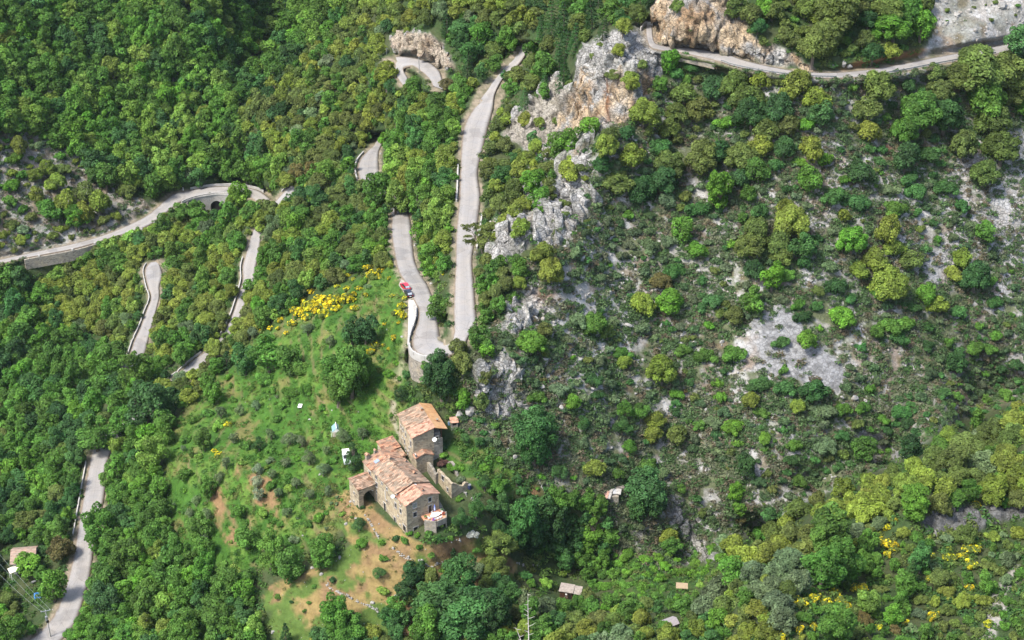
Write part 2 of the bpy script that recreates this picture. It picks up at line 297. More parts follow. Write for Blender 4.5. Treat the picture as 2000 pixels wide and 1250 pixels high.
# ---------------------------------------------------------------- colours of the ground
def mixc(base, col, m): return base * (1 - m[..., None]) + np.array(col) * m[..., None]
n1, n2, n3 = fbm(GP, 5, 4, 61), fbm(GP, 1.5, 3, 63), fbm(GP, 16, 3, 67)
A = np.zeros(GU.shape + (3,)) + np.array([.050, .062, .026])                    # forest floor
A = mixc(A, (.035, .06, .02), smooth(.4, .6, n1))
B_ = np.zeros_like(A) + np.array([.215, .21, .185])                              # stony scrub slope
B_ = mixc(B_, (.34, .335, .32), smooth(.46, .56, n2) * smooth(.38, .52, n1))
B_ = mixc(B_, (.10, .115, .06), smooth(.42, .56, fbm(GP, 3, 4, 71)) )
B_ = mixc(B_, (.14, .092, .062), smooth(.64, .72, fbm(GP, 4, 3, 73)) * .6)
A = A * (1 - M['slopeB'][..., None]) + B_ * M['slopeB'][..., None]
MG = mixc(mixc(np.zeros_like(A) + np.array([.045, .112, .015]), (.08, .145, .024), smooth(.42, .62, n1)), (.035, .09, .013), smooth(.45, .62, fbm(GP, 3, 4, 79)))
MG = mixc(MG, (.17, .13, .055), smooth(.60, .70, fbm(GP, 7, 4, 83)) * .6)
MG = mixc(MG, (.15, .115, .06), np.clip(riser, 0, 1) * smooth(.46, .60, fbm(GP, 8, 3, 85)) * .7)
mm_ = np.clip(M['meadow'] + M['meadow2'] * .8 + M['bramble'] * .4, 0, 1); A = A * (1 - mm_[..., None]) + MG * mm_[..., None]
DR = mixc(mixc(np.zeros_like(A) + np.array([.215, .16, .065]), (.18, .118, .06), smooth(.42, .6, n1)), (.07, .115, .025), smooth(.52, .62, fbm(GP, 5, 4, 89)))
A = A * (1 - M['dry'][..., None]) + DR * M['dry'][..., None]
A = mixc(A, (.19, .12, .06), np.clip(M['soil'] + M['soil2'], 0, 1) * smooth(.35, .55, n2 * .5 + n1 * .5))
stone = np.zeros_like(A) + np.array([.37, .36, .34])
stone = mixc(stone, (.20, .198, .193), smooth(.45, .65, fbm(GP * np.array([1, 1, .5]), 2.5, 4, 91)) * .85)
stone = mixc(stone, (.11, .11, .085), smooth(.54, .66, fbm(GP, 2.0, 4, 191)) * .6)
stone = mixc(stone, (.38, .37, .35), smooth(.5, .7, fbm(GP, 1.2, 3, 93)) * .6)
orange = np.clip(M['cliff'] * smooth(.36, .56, fbm(GP * np.array([1, 1, .35]), 6, 4, 95)) + M['crag'] * smooth(.48, .60, fbm(GP * np.array([1, 1, .3]), 6, 4, 97)) * (GV > 130) + .6 * M['plazacliff'] + .3 * M['ridge5'], 0, 1)
ost = mixc(np.zeros_like(A) + np.array([.42, .31, .185]), (.31, .19, .09), smooth(.5, .62, fbm(GP * np.array([1, 1, .3]), 2.5, 3, 99)))
stone = stone * (1 - .8 * orange[..., None]) + ost * .8 * orange[..., None]
A = A * (1 - ROCK[..., None]) + stone * ROCK[..., None]
A = mixc(A, (.10, .10, .105), M['darkrock'] * .75)
cleft = np.exp(-((GU - (1187 + (GV - 180) * .05)) / 5) ** 2) * smooth(140, 170, GV) * (1 - smooth(235, 250, GV)); A = mixc(A, (.17, .08, .04), cleft)
slc = mixc(np.zeros_like(A) + np.array([.265, .265, .265]), (.17, .17, .17), smooth(.5, .62, fbm(GP * np.array([1, 1, 4]), 2.2, 4, 101)))
A = A * (1 - SLAB[..., None]) + slc * SLAB[..., None]
scr = mixc(mixc(np.zeros_like(A) + np.array([.33, .315, .295]), (.41, .405, .395), smooth(.5, .6, n2)), (.24, .19, .145), smooth(.55, .68, n1))
for k, s_ in (('scree', 1), ('pale1', .9), ('pale2', .9), ('bank', .75), ('pale4', .9), ('pale5', .85), ('rubble_ridge', .8), ('pale6', .6), ('streak1', .85), ('streak2', .9), ('streak3', .85), ('streak4', .85), ('streak5', .8)):
    m_ = M[k] * s_ * (.55 + .45 * smooth(.35, .6, fbm(GP, 4, 4, 103))); A = A * (1 - m_[..., None]) + scr * m_[..., None]
A = mixc(A, (.20, .155, .11), M['bank'] * smooth(.45, .6, fbm(GP, 3, 3, 107)) * .6)
for k, c_ in (('path_ne', (.30, .28, .25)), ('footpath', (.27, .235, .17)), ('yard', (.29, .25, .19))):
    A = mixc(A, c_, M[k] * .8)
redbank = poly_mask(GU, GV, [(1640, 138), (1700, 128), (1800, 108), (1812, 95), (1740, 105), (1680, 118)], 6); A = mixc(A, (.20, .10, .05), redbank * .9)
for px, py, rr in ((1065, 575, 20), (1285, 632, 12), (1880, 240, 14), (1735, 290, 16), (1040, 960, 14), (1230, 895, 18)):
    A = mixc(A, (.25, .13, .07), .8 * np.exp(-((GU - px) ** 2 + ((GV - py) * 1.3) ** 2) / rr ** 2))
A = mixc(A, (.25, .205, .15), SHOULD * (.45 + .5 * smooth(.4, .6, n2)))
CLRG = A
ROCKATT = np.clip(ROCK + SLAB * .25 + .45 * (M['scree'] + M['pale1'] + M['pale2'] + M['bank'] + M['streak1'] + M['streak3']) + .3 * M['slopeB'], 0, 1)

# ---------------------------------------------------------------- mesh and material helpers
def mesh_np(name, verts, faces, smooth_=False, mats=()):
    """faces: array (n, k) or list of such arrays"""
    if isinstance(faces, np.ndarray): faces = [faces]
    faces = [np.asarray(f, np.int32) for f in faces if len(f)]
    me = bpy.data.meshes.new(name); verts = np.asarray(verts, np.float32)
    me.vertices.add(len(verts)); me.vertices.foreach_set('co', verts.ravel())
    loops = np.concatenate([f.ravel() for f in faces]); tot = np.concatenate([np.full(len(f), f.shape[1], np.int32) for f in faces])
    me.loops.add(len(loops)); me.loops.foreach_set('vertex_index', loops)
    me.polygons.add(len(tot)); me.polygons.foreach_set('loop_start', np.concatenate([[0], np.cumsum(tot)[:-1]]).astype(np.int32))
    me.polygons.foreach_set('use_smooth', np.full(len(tot), smooth_, bool))
    me.update(calc_edges=True)
    for m in mats: me.materials.append(m)
    return me
def attr(me, name, data, kind='FLOAT_COLOR', dom='POINT'):
    a = me.attributes.new(name, kind, dom); data = np.asarray(data, np.float32)
    if kind == 'FLOAT_COLOR': a.data.foreach_set('color', np.concatenate([data, np.ones((len(data), 1), np.float32)], 1).ravel())
    else: a.data.foreach_set('value', data.ravel())
def link(name, me, parent=None):
    o = bpy.data.objects.new(name, me); COL.objects.link(o); o.parent = parent; return o
def tag(o, label=None, cat=None, group=None, kind=None):
    if label: o['label'] = label
    if cat: o['category'] = cat
    if group: o['group'] = group
    if kind: o['kind'] = kind
    return o
def empty(name, loc, rz=0, label=None, cat=None, group=None):
    o = link(name, None); o.location = loc; o.rotation_euler = (0, 0, rz); o.empty_display_size = .5; return tag(o, label, cat, group)
class NT:
    def __init__(s, name):
        s.m = bpy.data.materials.new(name); s.m.use_nodes = True; s.t = s.m.node_tree; s.t.nodes.clear()
        s.out = s.t.nodes.new('ShaderNodeOutputMaterial')
    def n(s, ty, **kw):
        q = s.t.nodes.new('ShaderNode' + ty)
        for k, v in kw.items():
            if k.startswith('_'): setattr(q, k[1:], v)
            else: q.inputs[k.replace('__', ' ')].default_value = v
        return q
    def l(s, a, b): s.t.links.new(a, b)
    def math(s, op, a, b=None):
        q = s.n('Math', _operation=op)
        for i, x in enumerate((a, b)):
            if x is None: continue
            if hasattr(x, 'links'): s.l(x, q.inputs[i])
            else: q.inputs[i].default_value = x
        return q.outputs[0]
    def mix(s, a, b, f, mode='MIX'):
        q = s.n('Mix', _data_type='RGBA', _blend_type=mode)
        for x, i in ((f, 0), (a, 6), (b, 7)):
            if hasattr(x, 'links'): s.l(x, q.inputs[i])
            elif i == 0: q.inputs[0].default_value = x
            else: q.inputs[i].default_value = (*x, 1)
        return q.outputs[2]
    def ramp(s, x, stops):
        q = s.n('ValToRGB'); e = q.color_ramp.elements
        while len(e) < len(stops): e.new(.5)
        for k, (p, c) in enumerate(stops): e[k].position = p; e[k].color = (*(c if isinstance(c, tuple) else (c,) * 3), 1)
        s.l(x, q.inputs[0]); return q.outputs[0]
    def noise(s, scale, detail=4, rough=.55, vec=None):
        q = s.n('TexNoise', Scale=scale, Detail=detail, Roughness=rough)
        if vec is not None: s.l(vec, q.inputs['Vector'])
        return q.outputs[0]
    def bump(s, h, strength=.5, dist=.1, normal=None):
        q = s.n('Bump', Strength=strength, Distance=dist); s.l(h, q.inputs['Height'])
        if normal is not None: s.l(normal, q.inputs['Normal'])
        return q.outputs[0]
    def surf(s, col, rough=.9, normal=None, metal=0, spec=.3):
        q = s.n('BsdfPrincipled', Roughness=rough, Metallic=metal); q.inputs['Specular IOR Level'].default_value = spec
        if hasattr(col, 'links'): s.l(col, q.inputs[0])
        else: q.inputs[0].default_value = (*col, 1)
        if normal is not None: s.l(normal, q.inputs['Normal'])
        s.l(q.outputs[0], s.out.inputs[0]); return s.m
MATS = {}
def plain(name, col, rough=.7, metal=0, var=.12, scale=3.0):
    if name in MATS: return MATS[name]
    k = NT(name); g = k.n('TexCoord').outputs['Object']; n = k.noise(scale, 4, .6, g)
    c = k.mix(tuple(x * (1 - var) for x in col), tuple(min(1, x * (1 + var)) for x in col), k.ramp(n, [(.35, 0.), (.65, 1.)]))
    MATS[name] = k.surf(c, rough, None, metal); return MATS[name]

# ---------------------------------------------------------------- ground
def m_ground():
    k = NT('ground'); a = k.n('Attribute', _attribute_name='albedo').outputs[0]; rk = k.n('Attribute', _attribute_name='rock').outputs['Fac']
    pos = k.n('NewGeometry').outputs['Position']
    f1 = k.noise(2.2, 5, .65, pos); f2 = k.noise(.9, 4, .6, pos)
    v = k.n('TexVoronoi', _feature='DISTANCE_TO_EDGE', Scale=.75); vw = k.n('VectorMath', _operation='ADD'); nz = k.n('TexNoise', Scale=.8, Detail=3); k.l(pos, nz.inputs['Vector'])
    k.l(pos, vw.inputs[0]); k.l(nz.outputs['Color'], vw.inputs[1]); st = k.n('VectorMath', _operation='MULTIPLY'); st.inputs[1].default_value = (1, 1, 1.8); k.l(vw.outputs[0], st.inputs[0]); k.l(st.outputs[0], v.inputs['Vector'])
    crack = k.ramp(v.outputs['Distance'], [(0, 0.), (.10, 1.)])
    c = k.mix(a, k.mix(a, (.5, .5, .5), k.ramp(f1, [(.3, 0.), (.7, 1.)]), 'OVERLAY'), .75)
    c = k.mix(c, k.ramp(f2, [(.3, .70), (.7, 1.25)]), .8, 'MULTIPLY')
    dark = k.math('MULTIPLY', k.math('SUBTRACT', 1., crack), k.math('MULTIPLY', rk, .85))
    c = k.mix(c, (.05, .048, .04), dark)
    h = k.math('ADD', k.math('MULTIPLY', k.noise(1.1, 7, .75, pos), k.math('ADD', 1.0, k.math('MULTIPLY', rk, 1.2))), k.math('MULTIPLY', crack, k.math('MULTIPLY', rk, .35)))
    return k.surf(c, .95, k.bump(h, .8, .5), 0, .15)
nv, nu = GU.shape
idx = np.arange(nv * nu).reshape(nv, nu)
quads = np.stack([idx[:-1, :-1], idx[1:, :-1], idx[1:, 1:], idx[:-1, 1:]], -1).reshape(-1, 4)
gm = mesh_np('ground', GP.reshape(-1, 3), quads, True, [m_ground()])
attr(gm, 'albedo', CLRG.reshape(-1, 3)); attr(gm, 'rock', ROCKATT.ravel(), 'FLOAT')
tag(link('ground', gm), kind='structure')

# ---------------------------------------------------------------- road surfaces
def m_road(name, base, warm):
    k = NT(name); pos = k.n('NewGeometry').outputs['Position']; lane = k.n('Attribute', _attribute_name='lane').outputs['Fac']
    n = k.noise(.25, 4, .6, pos); f = k.noise(6, 3, .6, pos)
    c = k.mix(base, warm, k.ramp(n, [(.35, 0.), (.65, 1.)]))
    c = k.mix(c, k.ramp(f, [(.3, .86), (.7, 1.12)]), .8, 'MULTIPLY')
    tracks = k.ramp(lane, [(0, .66), (.06, .86), (.22, 1.10), (.36, .97), (.485, .98), (.5, .74), (.515, .98), (.64, .97), (.78, 1.10), (.94, .86), (1, .66)])
    c = k.mix(c, tracks, .8, 'MULTIPLY')
    pat = k.ramp(k.noise(.12, 3, .5, pos), [(.56, 1.), (.58, .78)]); c = k.mix(c, pat, .7, 'MULTIPLY')
    cv = k.n('TexVoronoi', _feature='DISTANCE_TO_EDGE', Scale=.35); k.l(pos, cv.inputs['Vector']); c = k.mix(c, k.ramp(cv.outputs['Distance'], [(0, .62), (.02, 1.)]), .7, 'MULTIPLY')
    eg = k.math('ADD', k.math('ABSOLUTE', k.math('SUBTRACT', lane, .5)), k.math('MULTIPLY', k.noise(.8, 5, .7, pos), .16)); c = k.mix(c, (.15, .115, .08), k.ramp(eg, [(.49, 0.), (.57, .85)]))
    return k.surf(c, .9, k.bump(f, .15, .02), 0, .2)
MR = m_road('pale_asphalt', (.235, .227, .221), (.262, .243, .222))
MRAMP = m_road('white_concrete', (.40, .385, .355), (.42, .395, .365))
for nm, (Lp, Rp, S_) in RIB.items():
    n = len(Lp); K = 7
    vv = np.stack([Lp * (1 - t) + Rp * t for t in np.linspace(0, 1, K)], 1)
    vv[:, :, 2] += np.array([.0, .03, .05, .055, .05, .03, .0])
    low = vv[:, [0, -1]].copy(); low[:, :, 2] -= .5
    V = np.concatenate([low[:, :1], vv, low[:, 1:]], 1); ln = np.concatenate([[0], np.linspace(0, 1, K), [1]])
    ii = np.arange(n * (K + 2)).reshape(n, K + 2)
    q = np.stack([ii[:-1, :-1], ii[:-1, 1:], ii[1:, 1:], ii[1:, :-1]], -1).reshape(-1, 4)
    # normals up
    p = V.reshape(-1, 3)[q[len(q) // 2 + 2]]; nz_ = np.cross(p[1] - p[0], p[2] - p[0])[2]
    if nz_ < 0: q = q[:, ::-1]
    me = mesh_np(nm, V.reshape(-1, 3), q, True, [MRAMP if nm == 'concrete_ramp' else MR]); attr(me, 'lane', np.tile(ln, n), 'FLOAT')
    tag(link(nm, me), kind='structure')
# ---------------------------------------------------------------- shape builder
class MB:
    def __init__(s): s.v = []; s.f = []
    def add(s, vs, fs):
        b = len(s.v); s.v += [tuple(map(float, p)) for p in vs]; s.f += [tuple(b + i for i in f) for f in fs]; return s
    def box(s, x0, x1, y0, y1, z0, z1):
        return s.add([(x0,y0,z0),(x1,y0,z0),(x1,y1,z0),(x0,y1,z0),(x0,y0,z1),(x1,y0,z1),(x1,y1,z1),(x0,y1,z1)],
                     [(0,3,2,1),(4,5,6,7),(0,1,5,4),(1,2,6,5),(2,3,7,6),(3,0,4,7)])
    def prism(s, poly, axis, a, b):        # a polygon in the plane across `axis`, extruded from a to b
        def P(q, t): return {'x': (t, q[0], q[1]), 'y': (q[0], t, q[1]), 'z': (q[0], q[1], t)}[axis]
        n = len(poly); ar = sum(poly[i][0] * poly[(i + 1) % n][1] - poly[(i + 1) % n][0] * poly[i][1] for i in range(n))
        vs = [P(q, a) for q in poly] + [P(q, b) for q in poly]
        fs = [tuple(range(n)), tuple(range(2 * n - 1, n - 1, -1))] + [(i + n, (i + 1) % n + n, (i + 1) % n, i) for i in range(n)]
        flip = (ar > 0) == (b > a)
        if axis == 'y': flip = not flip
        return s.add(vs, fs if not flip else [f[::-1] for f in fs])
    def tube(s, pts, rad, n=8):
        pts = [Vector(p) for p in pts]; rad = rad if hasattr(rad, '__len__') else [rad] * len(pts); vs, fs = [], []
        for i, p in enumerate(pts):
            d = (pts[min(i + 1, len(pts) - 1)] - pts[max(i - 1, 0)]).normalized(); a = d.orthogonal().normalized()
            if abs(d.z) < .9: a = d.cross(Vector((0, 0, 1))).normalized()
            else: a = d.cross(Vector((1, 0, 0))).normalized()
            b = d.cross(a)
            for k in range(n):
                t = 2 * math.pi * k / n; vs.append(p + (a * math.cos(t) + b * math.sin(t)) * rad[i])
        for i in range(len(pts) - 1):
            for k in range(n): fs.append((i * n + k, i * n + (k + 1) % n, (i + 1) * n + (k + 1) % n, (i + 1) * n + k))
        fs.append(tuple(range(n))[::-1]); fs.append(tuple(range((len(pts) - 1) * n, len(pts) * n)))
        return s.add(vs, fs)
    def build(s, name, mat, parent=None, smooth_=False):
        me = bpy.data.meshes.new(name); me.from_pydata(s.v, [], s.f)
        if smooth_: me.polygons.foreach_set('use_smooth', [True] * len(me.polygons))
        me.materials.append(mat); me.update(); return link(name, me, parent)

def m_stone(name, a, b, mortar, scale=2.6, warm=(.33,.25,.145)):
    k = NT(name); g = k.n('TexCoord').outputs['Object']
    w1 = k.n('TexNoise', Scale=1.5, Detail=2); k.l(g, w1.inputs['Vector']); ad = k.n('VectorMath', _operation='MULTIPLY_ADD'); k.l(w1.outputs['Color'], ad.inputs[0]); ad.inputs[1].default_value = (.25,) * 3; k.l(g, ad.inputs[2])
    st = k.n('VectorMath', _operation='MULTIPLY'); st.inputs[1].default_value = (1, 1, 1.7); k.l(ad.outputs[0], st.inputs[0])
    v = k.n('TexVoronoi', Scale=scale); k.l(st.outputs[0], v.inputs['Vector']); e = k.n('TexVoronoi', _feature='DISTANCE_TO_EDGE', Scale=scale); k.l(st.outputs[0], e.inputs['Vector'])
    sep = k.n('SeparateColor'); k.l(v.outputs['Color'], sep.inputs[0])
    c = k.mix(a, b, sep.outputs[0]); c = k.mix(c, warm, k.ramp(k.noise(.45, 4, .6, g), [(.5, 0.), (.68, .75)]))
    c = k.mix(c, mortar, k.ramp(e.outputs['Distance'], [(.02, 1.), (.09, 0.)]))
    c = k.mix(c, (.10, .09, .075), k.ramp(k.noise(1.3, 5, .7, g), [(.60, 0.), (.72, .7)]))
    c = k.mix(c, k.ramp(k.noise(5, 3, .6, g), [(.3, .8), (.7, 1.15)]), .8, 'MULTIPLY')
    return k.surf(c, .95, k.bump(e.outputs['Distance'], .7, .12), 0, .15)
STONE = m_stone('rubble_stone', (.42,.355,.245), (.175,.14,.10), (.30,.255,.185), 1.35)
GSTONE = m_stone('grey_rubble_stone', (.32,.285,.235), (.125,.112,.095), (.23,.215,.18), 1.4, (.34,.28,.19))
PALESTONE = m_stone('pale_masonry', (.40,.385,.36), (.31,.30,.28), (.26,.25,.235), 2.2, (.44,.40,.34))
def m_tiles(name, a, b, c3, old):
    k = NT(name); g = k.n('TexCoord').outputs['Object']; s = k.n('VectorMath', _operation='MULTIPLY'); s.inputs[1].default_value = (1.1, 2.2, 0); k.l(g, s.inputs[0])
    v = k.n('TexVoronoi', Scale=1.0); k.l(s.outputs[0], v.inputs['Vector']); sep = k.n('SeparateColor'); k.l(v.outputs['Color'], sep.inputs[0])
    c = k.ramp(sep.outputs[0], [(0, c3), (.16, c3), (.24, a), (.5, b), (.74, a), (.86, old), (1, c3)])
    c = k.mix(c, old, k.ramp(k.noise(.55, 5, .65, g), [(.42, 0.), (.60, .75)]))
    wv = k.n('TexWave', _bands_direction='Y', Scale=.8, Distortion=2.5, Detail=2); k.l(g, wv.inputs['Vector'])
    c = k.mix(c, k.ramp(wv.outputs['Fac'], [(0, .45), (.5, 1.12)]), .8, 'MULTIPLY')
    return k.surf(c, .9, k.bump(wv.outputs['Fac'], .6, .08), 0, .2)
TILES = m_tiles('old_roof_tiles', (.36,.17,.10), (.46,.26,.16), (.16,.07,.045), (.22,.165,.12))
TILES_OLD = m_tiles('weathered_roof_tiles', (.31,.18,.115), (.43,.30,.21), (.14,.08,.05), (.19,.155,.115))
TILES_NEW = m_tiles('new_orange_tiles', (.48,.27,.125), (.52,.31,.15), (.40,.205,.09), (.42,.26,.14))
TILES_PINK = m_tiles('rosy_roof_tiles', (.43,.21,.135), (.54,.34,.245), (.19,.085,.055), (.30,.20,.14))
TILES_BROWN = m_tiles('brown_roof_tiles', (.30,.20,.15), (.36,.25,.19), (.20,.12,.09), (.30,.24,.19))
DARK = plain('dark_opening', (.018, .016, .014), .6); GLASS = plain('dark_window_glass', (.03, .033, .036), .15)  # near-black colour stands in for shade inside openings; tyres and boxes share it
WHITE = plain('white_paint', (.78, .77, .74), .5, 0, .04); CONC = plain('pale_concrete', (.35, .338, .315), .9, 0, .12, .8)
WOOD = plain('dark_weathered_wood', (.06, .028, .016), .8, 0, .35, 2); GREYWOOD = plain('grey_planks', (.25, .215, .185), .85, 0, .25, 2)
TERRA = plain('terracotta_floor', (.50, .24, .14), .85, 0, .15, 2); METAL = plain('grey_metal', (.35, .36, .37), .4, .6)
BLUE = plain('blue_plastic', (.05, .19, .45), .45); IRON = plain('rusty_iron', (.25, .12, .06), .8)

def hit_local(o, ang, axis, val, u, v):        # where the sight line through (u, v) meets a wall plane of a building, in the building's own axes
    ca, sa = math.cos(ang), math.sin(ang); ex = np.array([ca, sa, 0]); ey = np.array([-sa, ca, 0]); n = ex if axis == 'x' else ey
    d = rays(u, v); c = np.array([0, 0, CAM_H]) - np.array(o); t = (val - c @ n) / (d @ n); p = c + d * t
    return float(p @ ex), float(p @ ey), float(p[2])
def gable_roof(name, parent, x0, x1, xr, y0, y1, ze0, zr, ze1, mat, th=.22, ov=.28, side='both', mat2=None):
    """ridge along y at x = xr"""
    out = []
    s0 = (zr - ze0) / (xr - x0); s1 = (zr - ze1) / (x1 - xr)
    L = [(x0 - ov, ze0 - s0 * ov), (xr, zr), (xr, zr + th), (x0 - ov, ze0 - s0 * ov + th)]
    Rr = [(xr + .003, zr), (x1 + ov, ze1 - s1 * ov), (x1 + ov, ze1 - s1 * ov + th), (xr + .003, zr + th)]
    out.append(MB().prism(L, 'y', y0 - ov * .6, y1 + ov * .4).build(name, mat, parent)); out.append(MB().prism(Rr, 'y', y0 - ov * .6, y1 + ov * .4).build(name, mat2 or mat, parent))
    m = MB(); n = max(3, int((y1 - y0) / .45))
    for i in range(n):
        a = y0 + (y1 - y0) * i / n; dz = R.uniform(-.02, .03)
        m.prism([(xr - .17, zr + th - .03 + dz), (xr - .10, zr + th + .09 + dz), (xr + .10, zr + th + .09 + dz), (xr + .17, zr + th - .03 + dz)], 'y', a, a + (y1 - y0) / n * .96)
    m.build('ridge_tiles', mat, out[0]); return out
def window(parent, face, at, a, z, w, h, mat=GLASS, sill=True, door=False, frame=None):
    """face: 'x' a wall across x = at (looking to -x), 'y' a wall across y = at (looking to -y)"""
    fr = MB(); t = .12
    def bx(m, a0, a1, d0, d1, z0, z1):
        if face == 'x': m.box(at - d1, at - d0, a0, a1, z0, z1)
        else: m.box(a0, a1, at - d1, at - d0, z0, z1)
    bx(fr, a - w / 2 - t, a - w / 2, -.1, .07, z, z + h); bx(fr, a + w / 2, a + w / 2 + t, -.1, .07, z, z + h)
    bx(fr, a - w / 2 - t - .08, a + w / 2 + t + .08, -.1, .09, z + h, z + h + .16)
    if sill: bx(fr, a - w / 2 - t, a + w / 2 + t, -.1, .14, z - .12, z)
    o = fr.build('door' if door else 'window', frame or PALESTONE, parent)
    p = MB(); bx(p, a - w / 2, a + w / 2, -.05, .025, z, z + h); p.build('door_leaf' if door else 'pane', mat, o); return o
def dish(parent, c, d, r=.42):
    c, d = Vector(c), Vector(d).normalized(); a = d.cross(Vector((0, 0, 1))).normalized(); b = a.cross(d); m = MB(); vs, fs = [], []
    for i in range(4):
        for k in range(14):
            t = 2 * math.pi * k / 14; q = r * i / 3; vs.append(c + (a * math.cos(t) + b * math.sin(t)) * q + d * (q * q * .55))
    for i in range(3):
        for k in range(14): fs.append((i * 14 + k, i * 14 + (k + 1) % 14, (i + 1) * 14 + (k + 1) % 14, (i + 1) * 14 + k))
    n = len(vs); vs += [p - d * .03 for p in vs]; fs += [tuple(x + n for x in f[::-1]) for f in fs]
    m.add(vs, fs); m.tube([c, c + d * .35], .02, 5); m.tube([c - d * .02, c - d * .35 - Vector((0, 0, .1))], .03, 5); m.build('satellite_dish', WHITE, parent)

# ---------------------------------------------------------------- the farmhouse
c6 = lambda x, y: (660 + x * .14, 900 + y * .14)
c5 = lambda x, y: (660 + x / 6.943, 780 + y / 6.943)
MO, MA = (-23.25, 279.42, -4.0), math.radians(33)
h = empty('farmhouse', MO, MA, 'long stone farmhouse under three stepped pink tile roofs with a table terrace at its gable', 'house')
W8 = 8.3
def walls(parent, x0, x1, y0, y1, zb, prof, name='wall', mat=STONE):
    """closed body whose top follows prof = [(x, z), ...] across x"""
    poly = [(x0, zb)] + [(x1, zb)] + [(x, z) for x, z in reversed(prof)]
    return MB().prism(poly, 'y', y0, y1).build(name, mat, parent)
walls(h, 0, W8, 0, 4.45, -4, [(0, 8.45), (4.3, 9.85), (W8, 8.55)])
walls(h, .03, W8 - .03, 4.453, 15.35, -4, [(.03, 8.95), (4.3, 10.3), (W8 - .03, 8.95)])
walls(h, .06, W8 - .3, 15.353, 19.8, -3, [(.06, 8.65), (4.2, 10.1), (W8 - .3, 8.75)])
gable_roof('roof', h, 0, W8, 4.3, 0, 4.38, 8.46, 9.86, 8.56, TILES_PINK)
gable_roof('roof', h, .03, W8 - .03, 4.3, 4.45, 15.3, 8.96, 10.31, 8.96, TILES_OLD, mat2=TILES_OLD)
gable_roof('roof', h, .06, W8 - .3, 4.2, 15.45, 19.8, 8.68, 10.12, 8.78, TILES)
for (cx, cyy, zz, ww, hh) in ((4.5, 15.2, 10.2, .75, .75), (1.0, 19.6, 8.9, .8, 1.5), (3.1, 19.7, 9.6, .5, 1.2), (6.8, 8.2, 9.35, .45, .6), (5.0, 1.2, 9.7, .35, .55), (7.7, 13.6, 8.95, .4, .7)):
    ch = MB().box(cx - ww / 2, cx + ww / 2, cyy - ww / 2, cyy + ww / 2, zz - .3, zz + hh).build('chimney', GSTONE, h)
    MB().prism([(cx - ww * .7, zz + hh), (cx + ww * .7, zz + hh), (cx, zz + hh + .35)], 'y', cyy - ww * .65, cyy + ww * .65).build('chimney_cap', TILES, ch)
MB().prism([(1.5, 9.42), (2.6, 9.80), (2.6, 9.86), (1.5, 9.48)], 'y', 16.6, 17.6).build('skylight', plain('skylight_glass', (.22, .27, .36), .15), h)
def pix_window(par, O, An, face, at, u, v, w, hh, **k):
    p = hit_local(O, An, face, at, u, v); window(par, face, at, p[1] if face == 'x' else p[0], p[2] - hh / 2, w, hh, **k)
SHUT = plain('grey_green_shutter', (.20, .215, .19), .6)
for (x, y, w_, h_, kw) in ((1072, 625, .85, 1.15, dict(mat=SHUT)), (1282, 540, .75, 1.05, {}), (1074, 748, .85, 1.2, {}), (1285, 672, .8, 2.0, dict(door=True, sill=False, mat=DARK)), (1085, 955, 1.0, 1.3, dict(mat=DARK, sill=False))):
    pix_window(h, MO, MA, 'y', 0, *c6(x, y), w_, h_, **kw)
for (x, y, w_, h_, kw) in ((535, 228, .7, 1.0, {}), (445, 180, .75, 1.3, {}), (540, 332, .75, 1.2, {}), (535, 425, .5, .7, {}), (530, 510, .9, 2.0, dict(door=True, sill=False, mat=DARK)), (613, 312, .5, .5, {}), (684, 392, .5, .6, {}),
      (656, 640, .8, 2.1, dict(door=True, sill=False, mat=DARK)), (806, 492, .75, 1.25, {}), (808, 622, .7, 1.3, {}), (876, 700, .65, 1.15, {}), (872, 592, .6, .9, dict(mat=IRON)), (797, 835, .7, 1.9, dict(door=True, sill=False, mat=DARK)), (930, 940, 1.2, 1.5, dict(mat=DARK, sill=False)), (842, 778, .35, .4, dict(sill=False)), (870, 895, .35, .4, dict(sill=False)), (678, 560, .4, .5, dict(sill=False))):
    pix_window(h, MO, MA, 'x', 0, *c6(x, y), w_, h_, **kw)
for (x, y, fx) in ((485, 388, 'x'), (762, 492, 'x')):
    p = hit_local(MO, MA, 'x', -.5, *c6(x, y)); dish(h, p, (-.5, -1, .35), .48)
dish(h, (4.6, 4.0, 9.85), (-.3, -1, .4), .36)
m = MB(); p0 = hit_local(MO, MA, 'x', -.08, *c6(660, 470)); m.tube([(-.08, p0[1], p0[2] + 1.2), (-.08, p0[1], p0[2] - 1.2)], .07, 6); m.build('drain_pipe', WHITE, h)
# arched wing
AX0, AY0, AY1 = -4.5, 14.1, 18.5
ar = MB(); xc, rr_, zs = -1.75, 1.55, 3.2
arc = [(xc + rr_ * math.cos(t), zs + rr_ * math.sin(t)) for t in np.linspace(0, math.pi, 13)]
prof = [(AX0, -3), (xc - rr_, -3)] + arc[::-1] + [(xc + rr_, -3), (-.02, -3), (-.02, 5.9), (AX0, 5.9)]
wing = MB().prism(prof, 'y', AY0, AY0 + .55).build('wing_front_wall', STONE, h)
MB().box(AX0, AX0 + .5, AY0 + .552, AY1, -3, 5.9).build('wing_side_wall', STONE, h)
MB().box(AX0 + .5, -.02, AY1 - .5, AY1 - .003, -3, 5.9).build('wing_back_wall', GSTONE, h)
MB().box(AX0 + .502, -.02, AY0 + .56, AY1 - .51, 5.0, 5.88).build('wing_ceiling', GSTONE, h)
rl = MB(); rl.prism([(AY0 - .3, 5.85), (17.4, 6.75), (17.4, 6.97), (AY0 - .3, 6.07)], 'x', AX0 - .25, -.03); rl.build('wing_roof', TILES_OLD, h)
